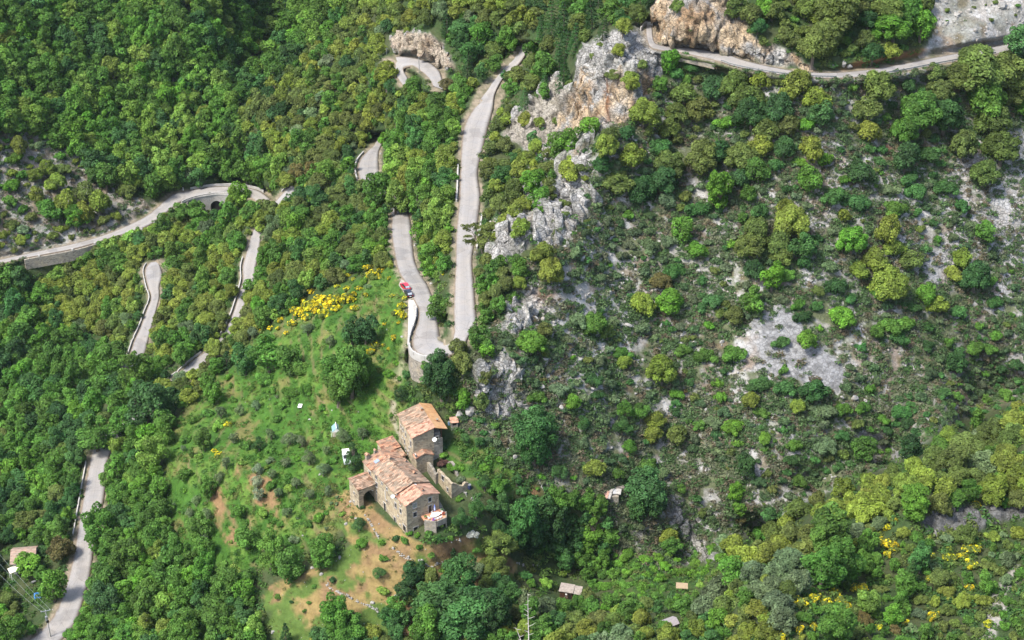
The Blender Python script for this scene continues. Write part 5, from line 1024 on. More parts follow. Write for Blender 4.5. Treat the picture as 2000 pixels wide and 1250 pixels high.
# bank at the left with separate bushes, tree by the bridge, fine pines
T('''40 290 20 y 90 265 16 gs 30 310 18 bs 90 330 18 y 70 345 16 y 25 365 20 bs 75 385 18 y 110 360 22 y 130 400 30 y 95 415 26 g 165 420 26 y 200 400 26 y 170 380 24 o 210 350 24 gb 250 370 22 o 150 430 24 bb 20 395 16 gs 72 468 6 ys 120 335 20 os 185 345 20 g 25 440 16 os 60 425 16 os 340 430 18 os 355 420 24 gb 320 445 20 gb 470 385 26 bb 463 398 20 pb 455 425 24 gb 395 432 24 gb 420 408 11 ps 440 440 20 y 405 450 18 s 385 415 18 gb 582 340 20 ro 605 330 16 ro 560 355 18 y 640 145 16 g''')
def B(text):
    q = list(map(float, text.split()))
    for i in range(0, len(q), 3): TREES.append(dict(u=q[i], v=q[i + 1], r=q[i + 2], c='f', k='broom', fill=False))
B('''1745 1013 9 1732 1028 11 1732 1062 18 1745 1070 12 1735 1082 10 1676 1149 18 1631 1156 13 1591 1169 15 1564 1176 16 1611 1176 16 1644 1176 18 1527 1240 16 1560 1230 12 1588 1222 10 1896 1072 18 1880 1085 12 1853 1089 14 1816 1082 10 1896 1102 14 1819 1129 12 1840 1136 10 1823 1205 13 1765 1216 10 1716 1224 9 1930 1220 12 1893 1146 10 1907 983 9
732 512 11 720 523 12 745 526 11 728 540 13 742 540 9 680 538 6 658 561 7 678 563 10 675 585 17 658 585 15 644 588 16 692 600 11 611 595 18 601 601 16 587 608 16 576 608 12 618 603 14 634 613 15 572 635 10 547 625 8 608 568 9 589 585 10 517 659 9 510 648 6 530 640 7 784 598 13 779 612 14 787 617 9 791 583 6 750 635 5 779 630 6 770 660 9 735 672 9 748 672 5 723 689 12 759 682 5 866 533 7 854 521 4 447 830 9 427 887 9 420 880 6 955 460 5 1393 128 7 760 545 6 768 578 6 700 562 8 690 545 6 714 578 7 560 650 6 545 640 6 600 620 10 660 600 11 690 575 9 625 582 9 640 600 10''')
# woods filled in by chance between the trees listed above
VIS = ROADM * (GV > 0)
HIDDEN = [(690, 354, 800, 417), (500, 376, 560, 448), (395, 655, 436, 688), (318, 722, 352, 790), (215, 740, 320, 868), (725, 262, 760, 285), (960, 120, 1012, 170), (1015, 88, 1035, 112), (455, 370, 482, 392), (870, 660, 930, 705), (0, 1215, 110, 1260), (790, 155, 860, 185), (240, 695, 270, 720), (556, 350, 592, 372), (440, 620, 475, 662)]
HIDM = np.zeros(GU.shape, bool)
for a, b, c, d in HIDDEN: HIDM |= (GU > a) & (GU < c) & (GV > b) & (GV < d)
band = in_poly(GU, GV, [(600, 335), (560, 345), (490, 430), (465, 480), (455, 560), (430, 650), (340, 720), (230, 800), (175, 870), (250, 875), (310, 810), (420, 720), (480, 640), (510, 560), (515, 470), (560, 410), (610, 360)])
seen = np.zeros(GU.shape, bool)
for p_ in ([(468, 487), (487, 485), (494, 455), (501, 455), (507, 480), (499, 548), (474, 550), (468, 520)], [(461, 586), (470, 584), (477, 590), (466, 624), (449, 624)], [(352, 726), (376, 702), (402, 683), (413, 684), (400, 702), (382, 718)], [(556, 386), (576, 364), (595, 349), (590, 364), (574, 380)], [(503, 366), (512, 374), (508, 384), (496, 384)]): seen |= in_poly(GU, GV, p_)
HIDM |= band & ~seen
ROADVIS = (best < 0.25) & ~HIDM
CLEARP = [[(570, 778), (604, 778), (604, 812), (570, 812)], [(1172, 945), (1218, 945), (1215, 1000), (1175, 1000)], [(690, 920), (720, 890), (775, 850), (780, 800), (880, 800), (900, 880), (930, 930), (930, 980), (870, 1035), (790, 1056), (720, 1000), (682, 985)], [(1085, 1130), (1145, 1135), (1140, 1172), (1085, 1175)], [(1312, 1138), (1350, 1138), (1350, 1166), (1312, 1166)], [(1170, 945), (1225, 945), (1225, 985), (1170, 985)], [(18, 1060), (80, 1062), (95, 1185), (60, 1190), (15, 1130)],
          [(1292, 1206), (1330, 1206), (1325, 1225), (1292, 1228)], [(762, 75), (862, 60), (895, 130), (860, 178), (775, 165)], [(355, 378), (448, 376), (440, 418), (360, 410)], [(640, 815), (690, 815), (690, 905), (640, 900)], [(50, 1130), (95, 1130), (100, 1200), (60, 1215)], [(797, 670), (822, 690), (818, 722), (795, 722)], [(785, 545), (812, 545), (812, 590), (785, 590)], [(60, 505), (170, 470), (165, 500), (80, 525)], [(1000, 1090), (1080, 1080), (1085, 1120), (1010, 1130)]]
NOGO = ROADVIS.copy()
for p_ in CLEARP: NOGO |= in_poly(GU, GV, p_)
def blocked(u, v, r_):
    for a in range(0, 8):
        for q in (.5, .92):
            x, y = u + math.cos(a * .785) * r_ * q, v + math.sin(a * .785) * r_ * q
            if grid_at(NOGO, x, y): return True
    return bool(grid_at(NOGO, u, v))
HASH = {}
def hput(t):
    HASH.setdefault((int(t['u'] // 60), int(t['v'] // 60)), []).append(t)
for t in TREES: hput(t)
def near_ok(u, v, r_, f):
    a, b = int(u // 60), int(v // 60)
    for i in range(a - 2, a + 3):
        for j in range(b - 2, b + 3):
            for t in HASH.get((i, j), ()):
                if math.hypot(u - t['u'], (v - t['v']) * 1.15) < f * (r_ + t['r']): return False
    return True
def fill(poly, tries, r0, r1, mix, f=.62, patch=None, avoid=(), seedp=401):
    xs = [p[0] for p in poly]; ys = [p[1] for p in poly]; us = NR.uniform(min(xs), max(xs), tries); vv = NR.uniform(min(ys), max(ys), tries); ok = in_poly(us, vv, poly)
    for p_ in avoid: ok &= ~in_poly(us, vv, p_)
    ch = [m.split(':') for m in mix.split()]; keys = [c[0] for c in ch]; ws = np.array([float(c[1]) for c in ch]); ws /= ws.sum()
    for i, (u, v) in enumerate(zip(us[ok], vv[ok])):
        r_ = (r1 - (r1 - r0) * min(1, i / (ok.sum() * .6))) * R.uniform(.85, 1.1)
        if not near_ok(u, v, r_, f) or blocked(u, v, r_): continue
        if float(grid_at(ROCK, u, v)) > .35 and R.random() < .88: continue
        if any(float(grid_at(ROCK, u + q * r_ * .6, v + z_ * r_ * .6)) > .5 for q, z_ in ((1, 0), (-1, 0), (0, -1))) and R.random() < .75: continue
        if float(grid_at(best, u, min(1400, v + r_ * .9))) < .1: continue
        g = ground(u, v); w_ = ws.copy()
        if patch and float(fbm(g[None], patch[0], 3, seedp)[0]) < patch[1] + R.uniform(-.03, .03): continue
        s_ = float(fbm(g[None], 22, 3, 201)[0]); j = int(np.clip((s_ - .3) / .4, 0, .999) * len(keys)); w_[j] *= 4; w_ /= w_.sum()
        c = keys[int(NR.choice(len(keys), p=w_))]; k = {'o': 'oak', 'b': 'broad', 'v': 'olive', 't': 'tall', 's': 'shrub', 'c': 'conifer'}[c[1]]
        t = dict(u=float(u), v=float(v), r=float(r_), c=c[0], k=k, fill=True); TREES.append(t); hput(t)
MEAD = POLY['meadow']; DRYP = POLY['dry']; BANKP = [(-40, 265), (60, 255), (130, 300), (190, 340), (250, 400), (240, 450), (150, 480), (20, 500), (-40, 510)]; SLP = POLY['slopeB']
fill([(-30, -40), (730, -40), (655, 55), (480, 190), (470, 250), (560, 330), (520, 368), (330, 375), (210, 345), (60, 255), (-30, 260)], 7500, 10, 24, 'gb:4 eb:2.4 pb:2.6 gb:2 bb:3 eb:1.4 gb:1.5 sb:.25 yo:.5 pb:3', .53)
fill([(480, 190), (640, 60), (720, -30), (1080, -30), (1040, 60), (860, 30), (760, 90), (775, 165), (805, 178), (745, 268), (690, 300), (560, 350), (540, 330), (470, 240)], 5200, 9, 19, 'yo:3.5 oo:4 do:1 oo:2 yo:1.5 gb:1.4 yo:1.5 so:.4 eb:.5', .53)
fill([(860, 0), (1280, -40), (1275, 45), (1200, 60), (1130, 90), (1090, 160), (1040, 180), (980, 190), (960, 160), (880, 120)], 2200, 13, 24, 'gb:3 dc:1.2 eb:2 oo:1.5 ec:1 gb:1', .60)
fill([(740, 270), (800, 170), (870, 170), (950, 160), (925, 200), (900, 260), (893, 420), (880, 480), (860, 560), (815, 480), (800, 400), (745, 350), (740, 300)], 3600, 10, 24, 'gb:2 yo:2.4 bb:2 eb:.8 oo:1 pb:2.2', .53)
fill([(955, 190), (1040, 200), (1060, 260), (1130, 280), (1140, 330), (1090, 390), (1040, 420), (985, 450), (945, 480), (940, 420), (935, 330), (945, 250)], 2000, 11, 22, 'yo:2.5 oo:2 gb:1.2 bb:1.2 os:1 eb:.6', .66)
fill([(945, 510), (1030, 520), (1020, 570), (975, 600), (940, 640), (935, 600), (925, 560)], 800, 11, 18, 'oo:2 gb:2 dc:.7 gs:1', .66)
fill([(560, 345), (690, 290), (700, 350), (760, 410), (762, 460), (770, 520), (700, 520), (660, 545), (610, 560), (560, 610), (470, 670), (455, 640), (490, 560), (510, 470), (560, 400)], 4600, 9, 21, 'oo:2 gb:2.8 eb:1.4 yo:1.8 sv:.6 bb:1.2 pb:1', .53)
fill([(195, 470), (340, 400), (380, 420), (500, 395), (500, 440), (470, 500), (470, 560), (440, 640), (380, 690), (320, 715), (290, 700), (305, 600), (330, 540), (310, 505), (280, 520), (285, 580), (255, 680), (200, 650), (150, 640), (100, 640), (60, 560), (150, 520)], 5600, 9, 21, 'yo:3.6 oo:2 gb:1.8 pb:1 eb:.5 sv:.4 yo:1.4', .53)
fill([(-30, 500), (60, 540), (120, 640), (250, 690), (320, 720), (340, 780), (240, 850), (180, 880), (160, 960), (140, 1050), (90, 1065), (60, 1055), (-30, 1060)], 6000, 11, 26, 'gb:3.4 db:1.6 eb:2 gb:1.5 do:.8 oo:1 bb:1.6', .54)
fill([(-30, 1060), (40, 1100), (50, 1150), (90, 1200), (70, 1270), (-30, 1290)], 900, 12, 24, 'gb:3 bb:1.5 db:1 oo:1', .6)
fill([(215, 880), (260, 840), (330, 760), (345, 800), (310, 880), (315, 960), (340, 1050), (430, 1110), (500, 1120), (490, 1180), (515, 1275), (150, 1290), (165, 1200), (190, 1080), (205, 980)], 5200, 10, 26, 'gb:4 bb:2.4 eb:1 gb:2 db:.6 pb:1', .55)
fill([(800, 1130), (960, 1100), (1000, 1150), (1080, 1180), (1180, 1190), (1250, 1180), (1400, 1170), (1420, 1290), (560, 1290), (640, 1230), (750, 1230)], 2400, 13, 24, 'gb:2 yo:1.5 eb:1.5 oo:1.4 sb:.6', .60)
fill([(960, 990), (1180, 960), (1200, 1010), (1190, 1090), (1080, 1110), (1010, 1060), (980, 1080)], 900, 14, 24, 'eb:3 gb:2 db:1', .6)
fill([(1000, 1130), (1200, 1080), (1340, 1090), (1420, 1060), (1470, 1050), (1420, 1110), (1340, 1180), (1180, 1190)], 1500, 9, 16, 'bs:3 gs:2 gb:1 ps:1.2', .72)
fill([(1410, 1120), (1470, 1050), (1600, 970), (1730, 930), (1830, 880), (1960, 810), (2040, 770), (2040, 980), (1860, 985), (1800, 1000), (1730, 1010), (1700, 1050), (1660, 1120), (1540, 1170), (1500, 1270), (1380, 1280)], 3200, 14, 26, 'yo:3 oo:3 gb:2 so:1.2 yo:1', .60)
fill([(1540, 1170), (1700, 1010), (1810, 1040), (1990, 1040), (1990, 1100), (1920, 1200), (1900, 1290), (1500, 1290)], 1800, 9, 18, 'gs:2 os:3 gb:1.5 ys:1.2 rs:.5 ss:1', .80)
fill([(1900, 1060), (2040, 1040), (2040, 1290), (1900, 1290)], 500, 8, 15, 'gs:2 os:2 ss:2 ys:1', 1.0)
fill(BANKP, 500, 8, 16, 'os:2.5 ys:1.5 gs:1 ss:1', .85)
fill(SLP, 6500, 5, 15, 'ks:3 hs:3 es:1.2 ss:2.2 os:1.3 ds:.8 ks:1.5 gs:.6 rs:.06', .72, patch=(11, .47), avoid=[POLY['slab1'], POLY['slab2'], POLY['slab4'], POLY['pale1'], POLY['pale2'], POLY['pale4']])
fill([(1280, 95), (1480, 150), (1700, 155), (1860, 120), (2040, 110), (2040, 400), (1800, 420), (1500, 430), (1160, 430), (1200, 280)], 2600, 12, 24, 'oo:3 go:1.3 es:1.2 yo:1.2 do:1.2', .80, avoid=[POLY['pale1'], POLY['pale2'], POLY['crag']])
fill([(1880, 640), (2040, 560), (2040, 780), (1880, 810), (1740, 900), (1600, 960), (1560, 900), (1750, 780)], 1100, 8, 16, 'gs:2 ks:3 es:2 ds:1.5', .74)
fill([(500, 380), (580, 350), (560, 400), (512, 470), (492, 560), (458, 640), (475, 670), (390, 770), (320, 820), (300, 770), (370, 690), (435, 640), (465, 560), (465, 490)], 2500, 8, 21, 'gb:2 oo:1.6 yo:2 pb:1', .5)
fill(POLY['ridge1'], 500, 8, 14, 'os:2 ys:1.5 gs:1', 1.2)
fill(POLY['ridge5'], 300, 7, 13, 'os:2 ys:1.5 gs:1', 1.2)
fill(MEAD, 800, 5, 15, 'gs:3 ps:1.2 ss:.6 bs:1', .8, patch=(9, .53))
fill([(380, 740), (470, 690), (520, 700), (440, 790), (390, 860), (400, 960), (430, 1100), (350, 1080), (320, 950), (330, 860)], 420, 7, 17, 'gs:3 gb:2 bs:1 ps:1 sv:.6', 1.0)
fill(MEAD, 260, 10, 15, 'sv:3 gb:.6', 1.9)
fill(DRYP, 160, 5, 10, 'gs:2 ds:1', 1.6)
fill([(1040, 180), (1130, 100), (1200, 60), (1280, 80), (1290, 180), (1200, 250), (1090, 260)], 160, 6, 11, 'os:2 ys:1', 1.5)
fill([(1280, 0), (1640, 0), (1640, 130), (1480, 120), (1440, 90)], 160, 6, 14, 'os:2 gs:1 oo:1', 1.3)
fill([(1480, -30), (1820, -30), (1815, 70), (1740, 110), (1640, 115), (1560, 110)], 500, 10, 24, 'oo:3 gs:1.5 do:1 os:1.5 yo:.6', .72)
fill([(1860, 790), (2040, 735), (2040, 805), (1960, 840), (1870, 870), (1760, 930)], 300, 8, 18, 'gs:2 es:2 gb:1 oo:1', .8)
fill([(1820, -20), (2040, -20), (2040, 60), (1830, 90)], 60, 4, 8, 'gs:2 os:1', 1.7)
fill([(895, 800), (1000, 830), (1040, 900), (1180, 950), (1170, 1000), (960, 960), (890, 900)], 320, 6, 13, 'gs:2 bs:1.5 ev:1 es:1', 1.1)
for p_, mx_ in (([(-300, -280), (-35, -280), (-35, 1390), (-300, 1390)], 'gb:4 oo:1.5 eb:1.5 yo:.8 bb:1'), ([(2045, -280), (2310, -280), (2310, 1390), (2045, 1390)], 'oo:3 gb:2 yo:1.5 eb:1'), ([(-35, -280), (2045, -280), (2045, -42), (-35, -42)], 'gb:3 oo:3 eb:1.5 yo:1'), ([(-35, 1292), (2045, 1292), (2045, 1385), (-35, 1385)], 'gb:3 oo:2 yo:1.5 eb:1')):
    fill(p_, 2600, 20, 34, mx_, .6)
# ---- place: the 300 largest of a kind as things of their own, the rest of the wood as one mass
LM = [(1190, 160, 'the orange streaked crag'), (1340, 55, 'the orange cliff'), (1500, 136, "the top road's curve"), (1830, 118, "the top road's right end"), (1900, 40, 'the scree slope'), (1135, 380, 'the rocky ridge'), (985, 490, 'the dark overhang'), (1030, 600, 'the grey rock ribs'), (965, 750, 'the pale outcrop'), (1570, 690, 'the pale rock slab'), (1830, 515, 'the small upper slab'), (1700, 870, 'the lowest slab'), (1960, 400, 'the white rock streaks'), (1340, 1030, 'the grey crag foot'),
      (790, 565, 'the parked cars'), (832, 690, 'the hairpin parapet'), (915, 400, 'the long straight road'), (720, 320, 'the wooded bend'), (810, 125, 'the cliff bend'), (955, 175, 'the top of the straight'), (425, 385, 'the stone bridge'), (90, 495, 'the retaining wall'), (298, 560, 'the valley hairpin'), (485, 510, 'the wooded road'), (390, 705, 'the meadow parapet'), (185, 980, 'the lower left road'), (50, 1085, 'the cottage'), (90, 1215, 'the power pole'),
      (780, 970, 'the farmhouse'), (825, 850, 'the upper house'), (880, 935, 'the ruined house'), (657, 828, 'the greenhouse'), (587, 794, 'the white board'), (677, 890, 'the parked van'), (448, 990, 'the bare soil strips'), (600, 1180, 'the dry terraces'), (1110, 1150, 'the wooden shed'), (1331, 1148, 'the garden shelter'), (1195, 965, 'the collapsed hut'), (1033, 1200, 'the dead tree'), (1308, 1218, 'the grey hut roof'), (1900, 1020, 'the dark rock outcrop'), (1950, 1180, 'the stony path'), (640, 595, 'the yellow broom bank'), (100, 380, 'the bare left bank'), (1187, 200, 'the rusty cleft')]
ORD = ['', 'second ', 'third ', 'fourth ', 'fifth ', 'sixth ', 'seventh ', 'eighth ', 'ninth ', 'tenth ', 'eleventh ', 'twelfth ', 'thirteenth ', 'fourteenth ', 'fifteenth ', 'sixteenth ', 'seventeenth ', 'eighteenth ', 'nineteenth ', 'twentieth ']
def vis_area(t): return 0 if not (-t['r'] < t['u'] < 2000 + t['r'] and -t['r'] < t['v'] < 1250 + t['r']) else t['r']
bykind = {}
for t in TREES: bykind.setdefault(t['k'], []).append(t)
SOLO, MASS = [], []
for k, L in bykind.items():
    L.sort(key=lambda t: -(vis_area(t) + (6 if not t['fill'] else 0))); n = 300 if k != 'shrub' else 300
    SOLO += [t for t in L[:n] if vis_area(t) > 0]; MASS += L[n:] + [t for t in L[:n] if vis_area(t) <= 0]
grp = {}
for t in SOLO:
    d_, i = min((math.hypot(t['u'] - a, (t['v'] - b) * 1.1), i) for i, (a, b, _) in enumerate(LM)); a, b, ph = LM[i]; dx, dy = t['u'] - a, (t['v'] - b) * 1.2
    t['dir'] = ('right of' if dx > 0 else 'left of') if abs(dx) > abs(dy) else ('below' if dy > 0 else 'above'); t['lm'] = ph; t['d'] = d_
    t['sz'] = 'small' if t['r'] < 13 else 'midsize' if t['r'] < 21 else 'large' if t['r'] < 33 else 'very large'
    grp.setdefault((t['k'], t['c'], t['sz'], t['dir'], ph), []).append(t)
for key, L in grp.items():
    L.sort(key=lambda t: t['d'])
    for i, t in enumerate(L):
        noun = NOUN[t['k']]; o_ = (f", {ORD[min(i, 19)]}nearest " if len(L) > 1 else ' ')
        t['label'] = f"{t['sz']} {CWORD[t['c']] if t['k'] != 'broom' else 'yellow flowering'} {noun}{o_}{t['dir']} {t['lm']}"
SEEN = {}
for i, t in enumerate(SOLO):
    if t['label'] in SEEN: pass
    SEEN[t['label']] = 1
def jit(c, a=.16):
    m = R.uniform(1 - a, 1 + a); return tuple(max(.004, x * m * R.uniform(.92, 1.08)) for x in COLR[c])
def place(t):
    k = 'shrub' if t['k'] == 'broom' else t['k']; s_ = float(scale_at(t['u'], t['v'])); Rm = t['r'] / s_
    sx, sz = R.uniform(.82, 1.18), R.uniform(.82, 1.2); vb = t['v'] + HC[k] * sz * t['r'] * .84
    if k == 'tall' or k == 'conifer': Rm *= .85
    g = ground(t['u'], min(vb, 1405)); return k, Rm, sx, sz, g
GROUPS = {'oak': 'holm oaks of the slopes', 'broad': 'broadleaf trees of the valley woods', 'olive': 'olive trees', 'tall': 'slender trees', 'shrub': 'shrubs on the slopes', 'conifer': 'conifers', 'broom': 'broom bushes in flower'}
FLOWERS = {}
def bloom(i, share):
    key = (i % 4, share)
    if key not in FLOWERS:
        V, F, lv, _ = crown_var('shrub', 's', i); rng = np.random.default_rng(i % 4 + 5); c = V.reshape(-1, 4, 3).mean(1); keep_ = (fbm(c + i, .30, 2, 9) + rng.normal(0, .08, len(c))) > (.5 + .13 * (.5 - share) * 2); V2 = V.reshape(-1, 4, 3)[keep_].reshape(-1, 3) * 1.04; n = len(V2) // 4
        me = mesh_np('broom_flowers', V2, np.arange(4 * n).reshape(n, 4), False, [LEAF]); attr(me, 'leaf', lv.reshape(-1, 4)[keep_].ravel(), 'FLOAT'); FLOWERS[key] = me
    return FLOWERS[key]
for i, t in enumerate(SOLO):
    k, Rm, sx, sz, g = place(t); lod = 's' if t['r'] < 15 else 'm' if t['r'] < 31 else 'l'
    nm = 'broom_bush' if t['k'] == 'broom' else NAME[k]
    e = empty(nm, tuple(g), R.uniform(0, 6.28), t['label'], 'bush' if t['k'] in ('broom', 'shrub') else 'tree', GROUPS[t['k']]); e.scale = (Rm * sx, Rm * (2 - sx), Rm * sz); e.rotation_euler = (R.uniform(-.12, .12), R.uniform(-.12, .12), R.uniform(0, 6.28))
    cr = link('flowers', bloom(i, .55 if t['u'] < 1000 else .2), e) if t['k'] == 'broom' else link('crown', crown_var(k, lod, i)[3], e); col = jit(t['c']); cr.color = (*col, 1)
    if t['k'] == 'broom': gf = link('foliage', crown_var(k, 's', i)[3], e); gf.color = (.12, .165, .035, 1)
    link('stem' if k == 'shrub' else 'trunk', trunk_mesh(k, i), e)
def mass(name, items, label=None, mat=LEAFA):
    VV, FF, LL, CC, b = [], [], [], [], 0
    for (V, F, lv, loc, S3, rz, col) in items:
        c, s_ = math.cos(rz), math.sin(rz); q = V * np.array(S3); q = np.stack([q[:, 0] * c - q[:, 1] * s_, q[:, 0] * s_ + q[:, 1] * c, q[:, 2]], 1) + np.asarray(loc)
        VV.append(q); FF.append(F + b); LL.append(lv); CC.append(np.tile(np.array(col), (len(V), 1))); b += len(V)
    me = mesh_np(name, np.concatenate(VV), np.concatenate(FF), False, [mat]); attr(me, 'leaf', np.concatenate(LL), 'FLOAT'); attr(me, 'tint', np.concatenate(CC))
    o = link(name, me); return tag(o, label, None, None, 'stuff')
it = []
for i, t in enumerate(MASS):
    k, Rm, sx, sz, g = place(t); lod = 's' if t['r'] < 17 or vis_area(t) == 0 else 'm'; V, F, lv, _ = crown_var(k, lod, i); it.append((V, F, lv, g, (Rm * sx, Rm * (2 - sx), Rm * sz), R.uniform(0, 6.28), jit(t['c'])))
if it: mass('woodland', it)
print('trees', len(TREES), 'solo', len(SOLO), 'mass', len(MASS), {k: len(v) for k, v in bykind.items()}, 'labels', len(SEEN))
# ---- low growth: scrub on the rocky slope, undergrowth in the woods, grass and herbs in the meadow
def tuft_arrays(n, size, seed, flat=.8, asp=.5):
    rng = np.random.default_rng(seed); d = sphere_dirs(rng, n); d[:, 2] = np.abs(d[:, 2]); P = d * np.array([1, 1, flat]) * (.55 + .45 * rng.random((n, 1))); N = d + rng.normal(0, .45, (n, 3)); N /= np.linalg.norm(N, axis=1, keepdims=True)
    return leaf_quads(rng, P, N, size, rng.uniform(.6, 1.35, n), asp)
TU = [tuft_arrays(46, .27, 900 + i) for i in range(6)]; TG = [tuft_arrays(16, .40, 950 + i, 1.1, .28) for i in range(6)]
def scatter(name, weight, n, r0, r1, cols, arrs, seed, sc=(1, 1, .85)):
    rng = np.random.default_rng(seed); u = rng.uniform(-20, 2020, n); v = rng.uniform(-20, 1270, n); w_ = grid_at(weight, u, v); ok = rng.random(n) < w_; u, v = u[ok], v[ok]; g = ground(u, v); items = []
    pn = fbm(g, 9, 3, seed)
    for i in range(len(u)):
        a = arrs[i % len(arrs)]; r_ = rng.uniform(r0, r1) * (.7 + .6 * rng.random()); j = int(np.clip((pn[i] - .32) / .36 + rng.normal(0, .18), 0, .999) * len(cols)); c = np.array(cols[j]) * rng.uniform(.75, 1.25)
        items.append((a[0], a[1], a[2], g[i] - np.array([0, 0, .08]), (r_ * sc[0], r_ * sc[1], r_ * sc[2]), rng.uniform(0, 6.28), tuple(c)))
    return mass(name, items)
free = (best > 0.6).astype(float)
wS = np.clip(M['slopeB'] + .45 * M['bank'], 0, 1) * (1 - .92 * SLAB) * (1 - .85 * ROCK) * (1 - .55 * np.clip(M['pale1'] + M['pale2'] + M['pale4'] + .6 * M['pale5'] + .7 * (M['streak1'] + M['streak2'] + M['streak3'] + M['streak4'] + M['streak5']), 0, 1)) * smooth(.28, .5, fbm(GP, 6, 4, 301)) * free
scatter('scrub', np.clip(wS * 1.5, 0, 1), 68000, .5, 1.3, [(.07, .125, .045), (.12, .145, .075), (.065, .13, .038), (.15, .165, .10), (.14, .12, .075), (.095, .15, .06), (.08, .14, .05)], TU, 31)
wood = np.clip(1 - M['slopeB'] - M['meadow'] - M['dry'] - ROCK - M['bank'] - M['scree'] * 1 - M['yard'] - M['footpath'], 0, 1) * free
for p_ in CLEARP[:4]: wood = wood * ~in_poly(GU, GV, p_)
scatter('undergrowth', wood * .8, 15000, .8, 1.5, [(.065, .14, .028), (.09, .16, .034), (.055, .13, .034), (.10, .135, .036)], TU, 33)
scatter('meadow_herbs', np.clip((M['meadow'] * .55 + M['meadow2']) * smooth(.44, .60, fbm(GP, 7, 4, 311)) + M['bramble'] * .9, 0, 1) * free, 20000, .5, 1.15, [(.06, .15, .025), (.08, .18, .03), (.10, .19, .035), (.055, .13, .03)], TU, 34)
scatter('verge_plants', ((best > -.25) & (best < 1.6)) * smooth(.46, .60, fbm(GP, 3, 3, 321)) * .55, 9000, .2, .55, [(.08, .15, .03), (.12, .14, .045), (.06, .13, .03), (.16, .14, .06)], TG + TU[:2], 36)
wM = M['meadow'] * free * (1 - .8 * np.clip(M['soil'] + M['soil2'], 0, 1)) * smooth(.25, .5, fbm(GP, 5, 4, 305))
scatter('meadow_grass', np.clip(wM, 0, 1), 60000, .3, .75, [(.052, .14, .018), (.075, .17, .024), (.045, .12, .018), (.095, .17, .032), (.13, .155, .045)], TG, 35, (1, 1, 1.0))
wD = (M['dry'] * .22 + M['bank'] * .4 + M['scree'] * .05 + M['crag'] * .06 + M['cliff'] * .05 + M['ridge1'] * .2 + M['ridge3'] * .25 + M['ridge4'] * .25 + M['rubble_ridge'] * .4 + M['path_ne'] * .1 + SLAB * .03) * free
scatter('dry_grass', np.clip(wD, 0, 1), 26000, .25, .6, [(.16, .15, .05), (.10, .13, .035), (.07, .12, .03), (.12, .12, .05)], TG + TU[:2], 37)
# ---- stones
def block(seed, sub=3):
    import bmesh
    bm = bmesh.new(); bmesh.ops.create_icosphere(bm, subdivisions=sub, radius=1); p = np.array([v.co[:] for v in bm.verts]); rng = np.random.default_rng(seed)
    for _ in range(16):
        n = sphere_dirs(rng, 1)[0]; n[2] *= .55; n /= np.linalg.norm(n); c = rng.uniform(.38, .80); d = p @ n; p = p - n * np.maximum(0, d - c)[:, None]
    p = p * (1 + .30 * (fbm(p + seed * 3.1, .55, 4, seed, True) - .6) + .12 * (fbm(p + seed, .16, 2, seed) - .5))[:, None]
    F = np.array([[v.index for v in f.verts] for f in bm.faces]); bm.free(); return p, F
def rock_mesh(seed, sub=2):
    import bmesh
    bm = bmesh.new(); bmesh.ops.create_icosphere(bm, subdivisions=sub, radius=1); p = np.array([v.co[:] for v in bm.verts]); rng = np.random.default_rng(seed)
    for _ in range(9):
        n = sphere_dirs(rng, 1)[0]; c = rng.uniform(.55, .85); d = p @ n; p = p - n * np.maximum(0, d - c)[:, None]
    p = p * (1 + .12 * (fbm(p + seed * 7.3, .6, 3, seed) - .5)[:, None]) * np.array([1, rng.uniform(.7, 1), rng.uniform(.6, .95)])
    F = np.array([[v.index for v in f.verts] for f in bm.faces]); bm.free(); return p, F
RK = [rock_mesh(i) for i in range(7)]
def m_rock():
    k = NT('limestone'); pos = k.n('NewGeometry').outputs['Position']; n = k.noise(1.6, 5, .65, pos)
    return k.surf(k.mix(k.ramp(n, [(.3, (.15, .148, .14)), (.5, (.27, .262, .245)), (.7, (.34, .33, .31))]), (.30, .24, .17), k.ramp(k.noise(.5, 3, .5, pos), [(.55, 0.), (.7, .5)])), .95, k.bump(n, .6, .2), 0, .15)
LIME = m_rock(); RKM = []
for i, (p, F) in enumerate(RK): RKM.append(mesh_np('boulder', *block(60 + i, 2), False, [LIME]))
BO = '''1195 560 7 1215 553 7 1190 575 6 1238 520 6 1252 535 8 1225 640 9 1290 640 8 1150 575 5 1205 597 5 1345 700 6 1358 672 7 1333 655 6 1300 745 5 1160 800 8 1133 703 7 1064 705 10 1095 800 9 1130 806 7 1195 755 8 1060 755 8 1027 790 10 1240 505 6 1232 500 5 1364 532 6 1645 780 9 1670 778 9 1690 784 7 1605 865 8 1640 875 7 1600 238 8 1627 174 9 1603 172 7 1952 10 12 1870 30 8 1850 45 6 1893 20 7 1830 60 6 1905 62 6 1648 128 9 1660 130 8 1625 131 9 1236 268 7 1240 275 6 1300 770 6 1175 690 5 1325 600 5 1520 335 6 1460 620 5 1410 668 6 1350 745 6 1380 770 5 1275 570 5 897 815 13 915 805 15 1005 897 9 1030 835 7 1085 790 6 1130 770 5 1165 655 5 1190 450 7 1200 480 6 1155 470 6 1223 430 6 1262 455 5 1012 640 10 1045 610 10 1060 625 8'''.split()
BO = list(map(float, BO)); nb = len(BO) // 3; bg_ = {}
